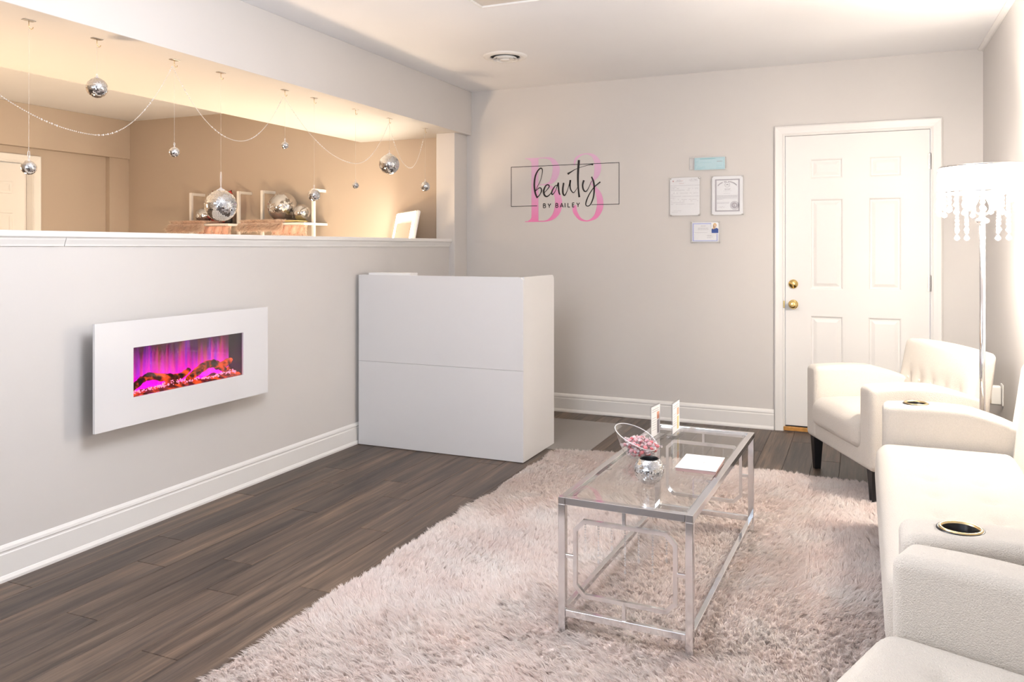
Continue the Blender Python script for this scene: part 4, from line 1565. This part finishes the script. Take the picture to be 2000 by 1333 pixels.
t = thing('framed_permit', 'white typed inspection form in a clear plate left of the sealed certificate', 'certificate', (0, YB, 0), group='framed certificates')
p = sheet(t, -1.290, -1.075, 1.522, 1.799, -1.294, -1.071, 1.516, 1.802, 'paper')
b = MB()
for i in range(3):
    words(b, -1.250, -1.205, 1.782 - i * .006, .002, R4)
    words(b, -1.150 + .008 * (i == 2), -1.088, 1.786 - i * .006, .002, R4)
z = 1.742
for i, (w, de) in enumerate(((.21, 1), (.04, .8), (.20, .5), (.14, .95), (.03, .7), (.20, .7), (.03, .7), (.21, .9), (.03, .9), (.20, .6), (.20, .45), (.10, .95), (.18, .6))):
    words(b, -1.284, -1.284 + w, z, .0018, R4, de)
    z -= .0115
words(b, -1.278, -1.17, 1.556, .0014, R4, .6)
words(b, -1.278, -1.20, 1.545, .0014, R4, .6)
obj('print', b, M['inkl'], p)
b = MB()
words(b, -1.215, -1.195, 1.776, .003, R4, 1)
words(b, -1.222, -1.19, 1.757, .003, R4, 1)
b.lathe([(1e-4, .0191), (.006, .0191)], 10, (-1.267, 0, 1.774), 'Y')
obj('print', b, M['inkred'], p)

t = thing('framed_certificate', 'white certificate with grey border and round seal, nearest the entrance door', 'certificate', (0, YB, 0), group='framed certificates')
p = sheet(t, -.985, -.769, 1.521, 1.799, -.990, -.764, 1.516, 1.804, 'paper')
b = MB()
xa, xb, za, zb = -.963, -.790, 1.545, 1.778
for (x0, x1, z0_, z1_) in ((xa, xb, zb - .008, zb), (xa, xb, za, za + .008), (xa, xa + .010, za + .008, zb - .008), (xb - .010, xb, za + .008, zb - .008)):
    b.quad((x0, -.0191, z0_), (x1, -.0191, z0_), (x1, -.0191, z1_), (x0, -.0191, z1_))
for i in range(17):                                     # arched heading
    a = math.radians(58 - i * 116 / 16)
    x, z = -.877 + .075 * math.sin(-a), 1.705 + .055 * math.cos(a)
    if i not in (5, 8):
        b.quad((x - .003, -.0191, z - .004), (x + .003, -.0191, z - .004), (x + .003, -.0191, z + .004), (x - .003, -.0191, z + .004))
b.lathe([(.0185, .0191), (.0165, .0191)], 24, (-.877, 0, 1.737), 'Y')
b.add([(-.890, -.0191, 1.735), (-.864, -.0191, 1.735), (-.870, -.0191, 1.739), (-.877, -.0191, 1.743), (-.883, -.0191, 1.739)], [(0, 1, 2, 3, 4)])
b.lathe([(.030, .0191), (.027, .0191)], 28, (-.826, 0, 1.588), 'Y')
b.lathe([(.022, .0191), (.011, .0191)], 24, (-.826, 0, 1.588), 'Y')
b.quad((-.832, -.0191, 1.578), (-.824, -.0191, 1.578), (-.824, -.0191, 1.596), (-.832, -.0191, 1.596))
obj('print', b, M['inkl'], p)
b = MB()
words(b, -.897, -.855, 1.706, .0030, R4, 1)
words(b, -.893, -.860, 1.701, .0016, R4, 1)
words(b, -.905, -.845, 1.693, .0016, R4, .8)
words(b, -.902, -.855, 1.675, .0016, R4, .8)
for z in (1.660, 1.654, 1.648, 1.640, 1.634):
    words(b, -.950, -.805 - (.1 if z == 1.634 else 0), z, .0020, R4, .95)
for z in (1.610, 1.604):
    words(b, -.950, -.862, z, .0018, R4, .95)
ribbon(b, [(-940, 1573, 1.2), (-925, 1580, 1.2), (-922, 1572, 1.2), (-910, 1582, 1.2), (-905, 1574, 1.2), (-892, 1580, 1.2)], -.0191)
obj('print', b, M['inkl'], p)

t = thing('framed_license', 'small license card with blue border and portrait photo, lowest of the four', 'certificate', (0, YB, 0), group='framed certificates')
p = sheet(t, -1.130, -.938, 1.326, 1.468, -1.140, -.930, 1.316, 1.478, 'paper')
b = MB()
for (x0, x1, z0_, z1_) in ((-1.124, -.990, 1.456, 1.462), (-1.124, -.946, 1.332, 1.337), (-1.124, -1.117, 1.337, 1.456), (-.952, -.946, 1.337, 1.385)):
    b.quad((x0, -.0191, z0_), (x1, -.0191, z0_), (x1, -.0191, z1_), (x0, -.0191, z1_))
obj('print', b, M['inkblue'], p)
b = MB()
words(b, -1.080, -1.015, 1.442, .003, R4, .9)
for z in (1.428, 1.421, 1.415):
    words(b, -1.085, -1.010, z, .0018, R4, .9)
words(b, -1.113, -1.02, 1.394, .0018, R4, .9)
words(b, -1.020, -.985, 1.372, .0035, R4, 1)
words(b, -1.020, -.975, 1.362, .0018, R4, .9)
words(b, -1.020, -.99, 1.356, .0018, R4, .9)
obj('print', b, M['inkl'], p)
ph = obj('portrait_photo', MB().box(-.990, -.938, -.0196, -.0187, 1.388, 1.466), M['paper'], t)
obj('print', MB().add([(-.988, -.0198, 1.390), (-.940, -.0198, 1.390), (-.940, -.0198, 1.420), (-.952, -.0198, 1.427), (-.976, -.0198, 1.427), (-.988, -.0198, 1.418)], [(0, 1, 2, 3, 4, 5)]), M['navy'], ph)
hair = MB()
hair.v += [(-.9645 + .0125 * math.cos(2 * PI * i / 16), -.0200, 1.446 + .016 * math.sin(2 * PI * i / 16)) for i in range(16)]
hair.f.append(tuple(range(16)))
hair.mi.append(0)
hair.quad((-.979, -.0200, 1.418), (-.970, -.0200, 1.418), (-.966, -.0200, 1.446), (-.976, -.0200, 1.446))
obj('print', hair, M['blond'], ph)
face = MB()
face.v += [(-.9640 + .008 * math.cos(2 * PI * i / 16), -.0202, 1.443 + .011 * math.sin(2 * PI * i / 16)) for i in range(16)]
face.f.append(tuple(range(16)))
face.mi.append(0)
face.quad((-.968, -.0202, 1.422), (-.958, -.0202, 1.422), (-.960, -.0202, 1.436), (-.967, -.0202, 1.436))
obj('print', face, M['skin'], ph)

# ================================================================== HOOKS, MIRROR BALLS, BEAD SWAGS
XH = -3.085
ZB = 2.207


def hook(label, y):
    t = thing('ceiling_hook', label, 'hook', (XH, y, ZB), group='hooks under the beam')
    obj('hook_plate', MB().bbox(-.012, .012, -.024, .024, -.0025, 0, .001), M['satin'], t)
    obj('hook_wire', MB().tube([(0, 0, 0), (0, 0, -.022), (0, .003, -.031), (0, .010, -.035), (0, .017, -.031), (0, .019, -.024)], .0016, 6), M['gold'], t, True)
    return t


def mirror_ball(name, label, loc, R, s, seed, line_top=None, loop=0.0, group='hanging mirror balls', rot=(0, 0, 0)):
    t = thing(name, label, 'mirror ball', loc, 0, group)
    bo = obj('ball_core', MB().sphere((0, 0, 0), R * .975, 32, 20), M['grout'], t, True, rot=rot)
    ti = obj('mirror_tiles', tile_mesh(R, s, seed=seed), M['mirror'], t, rot=rot)
    ti['kind'] = 'stuff'
    if line_top is not None:
        obj('ball_cap', MB().lathe([(R * .28, R * .955), (R * .22, R * 1.03), (R * .08, R * 1.10), (R * .06, R * 1.16), (1e-4, R * 1.17)], 16), M['ribbon'], t, True)
        zl = R * 1.12
        if loop > 0:
            w = .0042
            obj('hanging_loop', MB().tube([(0, -.001, zl), (0, -w, zl + loop * .5), (0, -w * .8, zl + loop - .003), (0, 0, zl + loop), (0, w * .8, zl + loop - .003), (0, w, zl + loop * .5), (0, .001, zl)], .0011, 6), M['ribbon'], t, True)
        obj('hanging_line', MB().tube([(0, 0, zl + loop), (0, 0, line_top - loc[2])], .0006, 5), M['line'], t)
    return t


balls = [  # y, z, radius, tile, loop, label, hook label
    (2.199, 1.610, .0290, .0050, .035, 'small mirror ball hanging in front of the far cream door', 'leftmost hook under the beam, above the cream door'),
    (2.515, 1.990, .0440, .0060, .012, 'mirror ball hung highest, close under the beam at the left', 'hook above the highest hung mirror ball'),
    (2.950, 1.754, .0245, .0048, .020, 'small mirror ball hanging from the first bead peak from the left', 'hook where the leftmost bead swag ends'),
    (3.262, 1.506, .0830, .0085, .085, 'largest hanging mirror ball, lowest over the half wall', 'hook above the largest hanging mirror ball'),
    (3.774, 1.883, .0210, .0045, .018, 'tiny mirror ball under the middle bead peak', 'hook at the middle bead peak'),
    (4.048, 1.608, .0375, .0058, .022, 'mirror ball hanging in front of the right shelf post', 'hook above the ball before the right shelf post'),
    (4.490, 1.699, .0215, .0045, .012, 'tiny mirror ball alone right of the wall shelves', 'hook above the tiny ball right of the shelves'),
    (4.908, 1.880, .0720, .0080, .020, 'big mirror ball hanging at the right bead peak', 'hook at the right bead peak'),
    (5.423, 1.758, .0370, .0058, .014, 'mirror ball hanging above the lit mirror frame near the pier', 'rightmost hook, nearest the pier'),
]
for i, (y, z, R, s, lo, lab, hl_) in enumerate(balls):
    hook(hl_, y)
    mirror_ball('mirror_ball', lab, (XH, y, z), R, s, 40 + i, ZB - .034, lo, rot=(0, 0, i * .7))
hook('hook of the bead swag at the left end of the beam, leftmost of all', 1.70)


def swag(label, ya, yb, ym, zm, seed):
    r = random.Random(seed)
    t = thing('bead_swag', label, 'garland', (XH, 0, 0), group='crystal bead swags')
    zt_ = ZB - .034
    n = 60
    pts = []
    for i in range(n + 1):
        y = ya + (yb - ya) * i / n
        d = (y - ym) / ((ya - ym) if y < ym else (yb - ym))
        pts.append(Vector((0, y, zm + (zt_ - zm) * abs(d) ** 2.05)))
    obj('bead_string', MB().tube(pts, .0007, 5), M['line'], t)
    b = MB()
    acc, nxt, k = 0.0, .006, 0
    for p, q_ in zip(pts[:-1], pts[1:]):
        L = (q_ - p).length
        while acc + L > nxt:
            c = p + (q_ - p) * ((nxt - acc) / L)
            rr = .0052 if (k // 9) % 3 == 1 and k % 2 == 0 else .0033
            u = Vector((rr, 0, 0))
            b.add([c + Vector((rr, 0, 0)), c - Vector((rr, 0, 0)), c + Vector((0, rr, 0)), c - Vector((0, rr, 0)), c + Vector((0, 0, rr)), c - Vector((0, 0, rr))],
                  [(0, 2, 4), (2, 1, 4), (1, 3, 4), (3, 0, 4), (2, 0, 5), (1, 2, 5), (3, 1, 5), (0, 3, 5)])
            nxt += rr * 2 + r.uniform(.0020, .0045)
            k += 1
        acc += L
    bo = obj('beads', b, M['crystal'], t)
    bo['kind'] = 'stuff'
    return t


swag('crystal bead swag at the far left, running out of the picture', 1.70, 2.938, 2.490, 1.781, 1)
swag('crystal bead swag over the largest hanging mirror ball', 2.938, 3.762, 3.378, 1.862, 2)
swag('crystal bead swag in front of the right wall shelf', 3.762, 4.900, 4.466, 1.844, 3)
swag('short narrow crystal bead swag nearest the pier', 4.900, 5.415, 5.190, 1.880, 4)

# ================================================================== WALL SHELVES IN THE TREATMENT ROOM
ZS = 1.502                                    # top of the shelf boards
YA, YP = 5.60, 5.765                          # front edge of the boards, post line


def shelf(label, xa, xb):
    t = thing('wall_shelf', label, 'shelf', (0, 0, 0), group='wall shelves')
    s = .026
    for x in (xa, xb):
        obj('post', MB().bbox(x - s / 2, x + s / 2, YP - s / 2, YP + s / 2, 1.20, 1.802, .002), M['whitemetal'], t)
        obj('top_arm', MB().bbox(x - s / 2, x + s / 2, YP + s / 2, YB, 1.802 - s, 1.802, .002), M['whitemetal'], t)
        obj('bracket', MB().bbox(x - s / 2 + .004, x + s / 2 + .014, YA, YB, ZS - .022, ZS - .001, .002), M['whitemetal'], t)
        obj('lower_bracket', MB().bbox(x - s / 2, x + s / 2, YP, YB, 1.20, 1.226, .002), M['whitemetal'], t)
    obj('shelf_board', MB().bbox(xa - .04, xb - s / 2 - .001, YA + .004, YB, ZS - .018, ZS, .002), M['whitemetal'], t)
    return t


U1, U2 = (-5.815, -5.240), (-4.965, -4.400)
shelf('white metal wall shelf with red cushion, further left', *U1)
shelf('white metal wall shelf holding two big mirror balls, further right', *U2)


def fur_throw(label, x0, x1, drop, seed):
    """furry throw lying on a shelf and hanging over its front edge"""
    r = np.random.default_rng(seed)
    t = thing('fur_throw', label, 'throw', (0, 0, 0), group='peach fur throws')
    b = MB()
    n = 16
    prof = [(YB - .06, ZS + .003), (YA + .03, ZS + .006), (YA - .004, ZS + .001), (YA - .014, ZS - .02), (YA - .016, ZS - drop)]
    for i in range(n + 1):
        x = x0 + (x1 - x0) * i / n
        for j, (y, z) in enumerate(prof):
            b.v.append((x, y, z - (.02 * math.sin(i * 1.3) if j == 4 else 0)))
    m = len(prof)
    for i in range(n):
        for j in range(m - 1):
            b.f.append((i * m + j, i * m + j + 1, i * m + m + j + 1, i * m + m + j))
            b.mi.append(0)
    obj('throw_cloth', b, M['peachback'], t, True)
    N_ = 9000
    fx = r.uniform(x0 - .01, x1 + .01, N_)
    u = r.uniform(0, 1, N_)
    on = u < .55
    fy = np.where(on, YA + (YB - .08 - YA) * u / .55, YA - .016)
    fz = np.where(on, ZS + .005, ZS - drop * (u - .55) / .45)
    L = r.uniform(.03, .085, N_)
    hx_ = r.normal(0, .028, N_) + .01 * np.sin(fx * 40)
    hy_ = np.where(on, -L * .5, -L * r.uniform(.2, .9, N_))
    hz_ = np.where(on, L * .35, -L * r.uniform(.3, .8, N_))
    f = link('throw_fur', blade_mesh('throw_fur', fx, fy, fz, hx_, hy_, hz_, .0045, M['peachfur'], r.uniform(0, 1, N_)), t)
    f['kind'] = 'stuff'
    return t


fur_throw('peach fur throw over the left wall shelf', U1[0] - .08, U1[1] - .25, .045, 1)
fur_throw('peach fur throw over the right wall shelf', U2[0] - .10, U2[1] - .20, .045, 2)


def drape(label, x0, x1, z1, z0):
    b = MB()
    n = 24
    for i in range(n + 1):
        x = x0 + (x1 - x0) * i / n
        for j in range(7):
            v = j / 6
            b.v.append((x, YA + .030 - .012 * math.sin(v * PI) + .008 * math.sin(i * 1.1 + v * 2), z1 + (z0 - z1) * v + .006 * math.sin(i * .9) * v))
    for i in range(n):
        for j in range(6):
            b.f.append((i * 7 + j, i * 7 + j + 1, i * 7 + 7 + j + 1, i * 7 + 7 + j))
            b.mi.append(0)
    t = thing('satin_cloth', label, 'cloth', (0, 0, 0), group='salmon satin cloths')
    obj('cloth', b, M['salmon'], t, True)
    r = np.random.default_rng(int(abs(x0) * 100))
    N_ = 900
    fx = np.where(r.random(N_) < .5, r.uniform(x0, x1, N_), x1 - .01)
    e = np.where(r.random(N_) < .6, 1.0, r.random(N_))
    fz = z1 + (z0 - z1) * e
    L = r.uniform(.02, .045, N_)
    f = link('fringe', blade_mesh('fringe', fx, np.full(N_, YA + .022), fz, r.normal(0, .014, N_), -L * .3, -L * .8, .006, M['peachfur'], r.uniform(0, 1, N_)), t)
    f['kind'] = 'stuff'
    return t


drape('salmon satin cloth hanging below the left wall shelf', -5.62, U1[1] + .035, ZS - .024, 1.40)
drape('salmon satin cloth hanging below the right wall shelf', -4.74, U2[1] + .035, ZS - .024, 1.40)


def pillow(name, label, cx, cy, cz, w, h, d, m):
    b = MB()
    n = 14
    for side in (-1, 1):
        for i in range(n + 1):
            for j in range(n + 1):
                u, v = -1 + 2 * i / n, -1 + 2 * j / n
                pinch = 1 - .10 * (1 - abs(u) ** 3) * abs(v) ** 3 - .0
                pinch2 = 1 - .10 * (1 - abs(v) ** 3) * abs(u) ** 3
                k = ((1 - u ** 4) * (1 - v ** 4)) ** .5
                b.v.append((cx + u * w / 2 * pinch2, cy + side * d / 2 * k, cz + v * h / 2 * pinch))
        o = 0 if side < 0 else (n + 1) ** 2
        for i in range(n):
            for j in range(n):
                q_ = (o + i * (n + 1) + j, o + (i + 1) * (n + 1) + j, o + (i + 1) * (n + 1) + j + 1, o + i * (n + 1) + j + 1)
                b.f.append(q_ if side < 0 else q_[::-1])
                b.mi.append(0)
    return obj(name, b, m, smooth=True)


tag(pillow('red_cushion', None, -5.50, 5.83, ZS + .160, .24, .32, .12, M['redfab']), 'red pointed-corner cushion behind the largest hanging mirror ball', 'cushion')
bt = thing('black_bottle', 'black bottle standing on the left shelf, mostly hidden by the largest mirror ball', 'bottle', (-5.345, 5.75, ZS + .006))
obj('bottle_body', MB().lathe([(1e-4, 0), (.034, 0), (.036, .006), (.036, .15), (.030, .175), (.014, .195), (.013, .215)], 20), M['black'], bt, True)
obj('bottle_cap', MB().lathe([(.016, .210), (.016, .240), (.014, .243), (1e-4, .243)], 16), M['black'], bt, True)
mirror_ball('mirror_ball', 'small gold-reflecting mirror ball on the left wall shelf', (-5.655, 5.76, ZS + .082), .072, .0085, 71, group='mirror balls on the wall shelves', rot=(.4, .3, 0))
mirror_ball('mirror_ball', 'largest mirror ball lying on the right wall shelf', (-4.755, 5.79, ZS + .146), .134, .0100, 72, group='mirror balls on the wall shelves', rot=(.5, -.6, .2))
mirror_ball('mirror_ball', 'smaller mirror ball beside the largest one on the right wall shelf', (-4.520, 5.76, ZS + .088), .076, .0080, 73, group='mirror balls on the wall shelves', rot=(.2, .5, .9))
tag(obj('book', MB().bbox(-.075, .055, -.07, .07, 0, .012, .002), M['salmon'], loc=(-4.74, 5.70, ZS + .007), rot=(0, 0, .1)), 'thin red book under the largest shelf mirror ball', 'book')
tag(obj('book', MB().bbox(-.085, .085, -.07, .07, 0, .012, .002), M['goldprint'], loc=(-4.545, 5.69, ZS + .007), rot=(0, 0, .02)), 'thin cream book under the smaller shelf mirror ball', 'book')

# ================================================================== LIT STANDING MIRROR
# leans in the corner beside the pier; local x across the mirror, local z up along the glass
lm = thing('lit_mirror', 'tall leaning mirror with glowing white light strip beside the pier', 'mirror', (-3.585, 5.44, 0.006))
MW, MH, MD = .61, 1.60, .035
ang = math.radians(-44)
lean = math.radians(-11)
lm.rotation_euler = Euler((0, 0, ang)).to_matrix().to_4x4().to_euler()
lm.rotation_mode = 'QUATERNION'
lm.rotation_quaternion = (Matrix.Rotation(ang, 3, 'Z') @ Matrix.Rotation(lean, 3, 'X')).to_quaternion()
obj('mirror_body', MB().bbox(-MW / 2, MW / 2, -MD / 2, MD / 2, 0, MH, .012), M['whiteplastic'], lm)
obj('mirror_glass', MB().box(-MW / 2 + .062, MW / 2 - .062, -MD / 2 - .003, -MD / 2 - .0005, .10, MH - .10), M['mirror'], lm)
ins, sw = .016, .045
for (xa, xb, za, zb) in ((-MW / 2 + ins, MW / 2 - ins, MH - ins - sw, MH - ins), (-MW / 2 + ins, MW / 2 - ins, ins, ins + sw),
                         (-MW / 2 + ins, -MW / 2 + ins + sw, ins + sw, MH - ins - sw), (MW / 2 - ins - sw, MW / 2 - ins, ins + sw, MH - ins - sw)):
    obj('light_strip', MB().bbox(xa, xb, -MD / 2 - .004, -MD / 2 - .0005, za, zb, .001), M['led'], lm)

# ================================================================== CEILING AND WALL FITTINGS
vt = thing('air_vent', 'round white ceiling vent with concentric rings', 'vent', (-2.176, 4.90, ZC))
obj('vent_flange', MB().lathe([(.148, 0), (.148, -.004), (.142, -.010), (.128, -.014), (.104, -.012), (.098, -.004), (.098, -.001)], 48), M['trim'], vt, True)
obj('duct_shade_disc', MB().lathe([(.099, -.0015), (1e-4, -.0012)], 48), M['duct_shade'], vt)  # flat black disc below the ceiling, painted shade in place of a duct
for ra, rb in ((.086, .068), (.062, .046)):
    obj('vent_ring', MB().lathe([(rb, -.004), (ra, -.024), (ra + .002, -.026), (rb + .002, -.004), (rb, -.004)], 40), M['trim'], vt, True)
obj('vent_disc', MB().lathe([(.020, -.006), (.036, -.026), (.034, -.029), (1e-4, -.030)], 40), M['trim'], vt, True)

hx0, hx1, hy0, hy1 = -1.839, -.95, 2.95, 3.825
ht = thing('ceiling_hatch', 'beige ceiling access hatch with white trim at the top edge', 'hatch', (0, 0, ZC))
obj('hatch_panel', MB().box(hx0 + .01, hx1 - .01, hy0 + .01, hy1 - .008, -.006, -.0005), M['beige'], ht)
for (a, c, e, f) in ((hx0, hx0 + .012, hy0, hy1), (hx1 - .012, hx1, hy0, hy1), (hx0 + .012, hx1 - .012, hy0, hy0 + .012), (hx0 + .012, hx1 - .012, hy1 - .010, hy1)):
    obj('hatch_trim', MB().bbox(a, c, e, f, -.016, -.0002, .002), M['trim'], ht)

ol = thing('wall_outlet', 'white wall outlet low on the right wall behind the armchair', 'outlet', (XR, 5.16, .47))
obj('cover_plate', MB().bbox(-.006, 0, -.036, .036, -.058, .058, .002), M['whiteplastic'], ol)
af = thing('air_freshener', 'white plug-in air freshener with gold side plugged in beside the lamp', 'air freshener', (XR - .006, 5.16, .47))
obj('freshener_body', MB().rounded(.052, .046, .105, .010, (2, 2, 3), (-.028, 0, -.004)), M['whiteplastic'], af, True)
obj('freshener_shell', MB().rounded(.030, .060, .125, .012, (2, 2, 3), (-.066, 0, .008)), M['amber'], af, True)
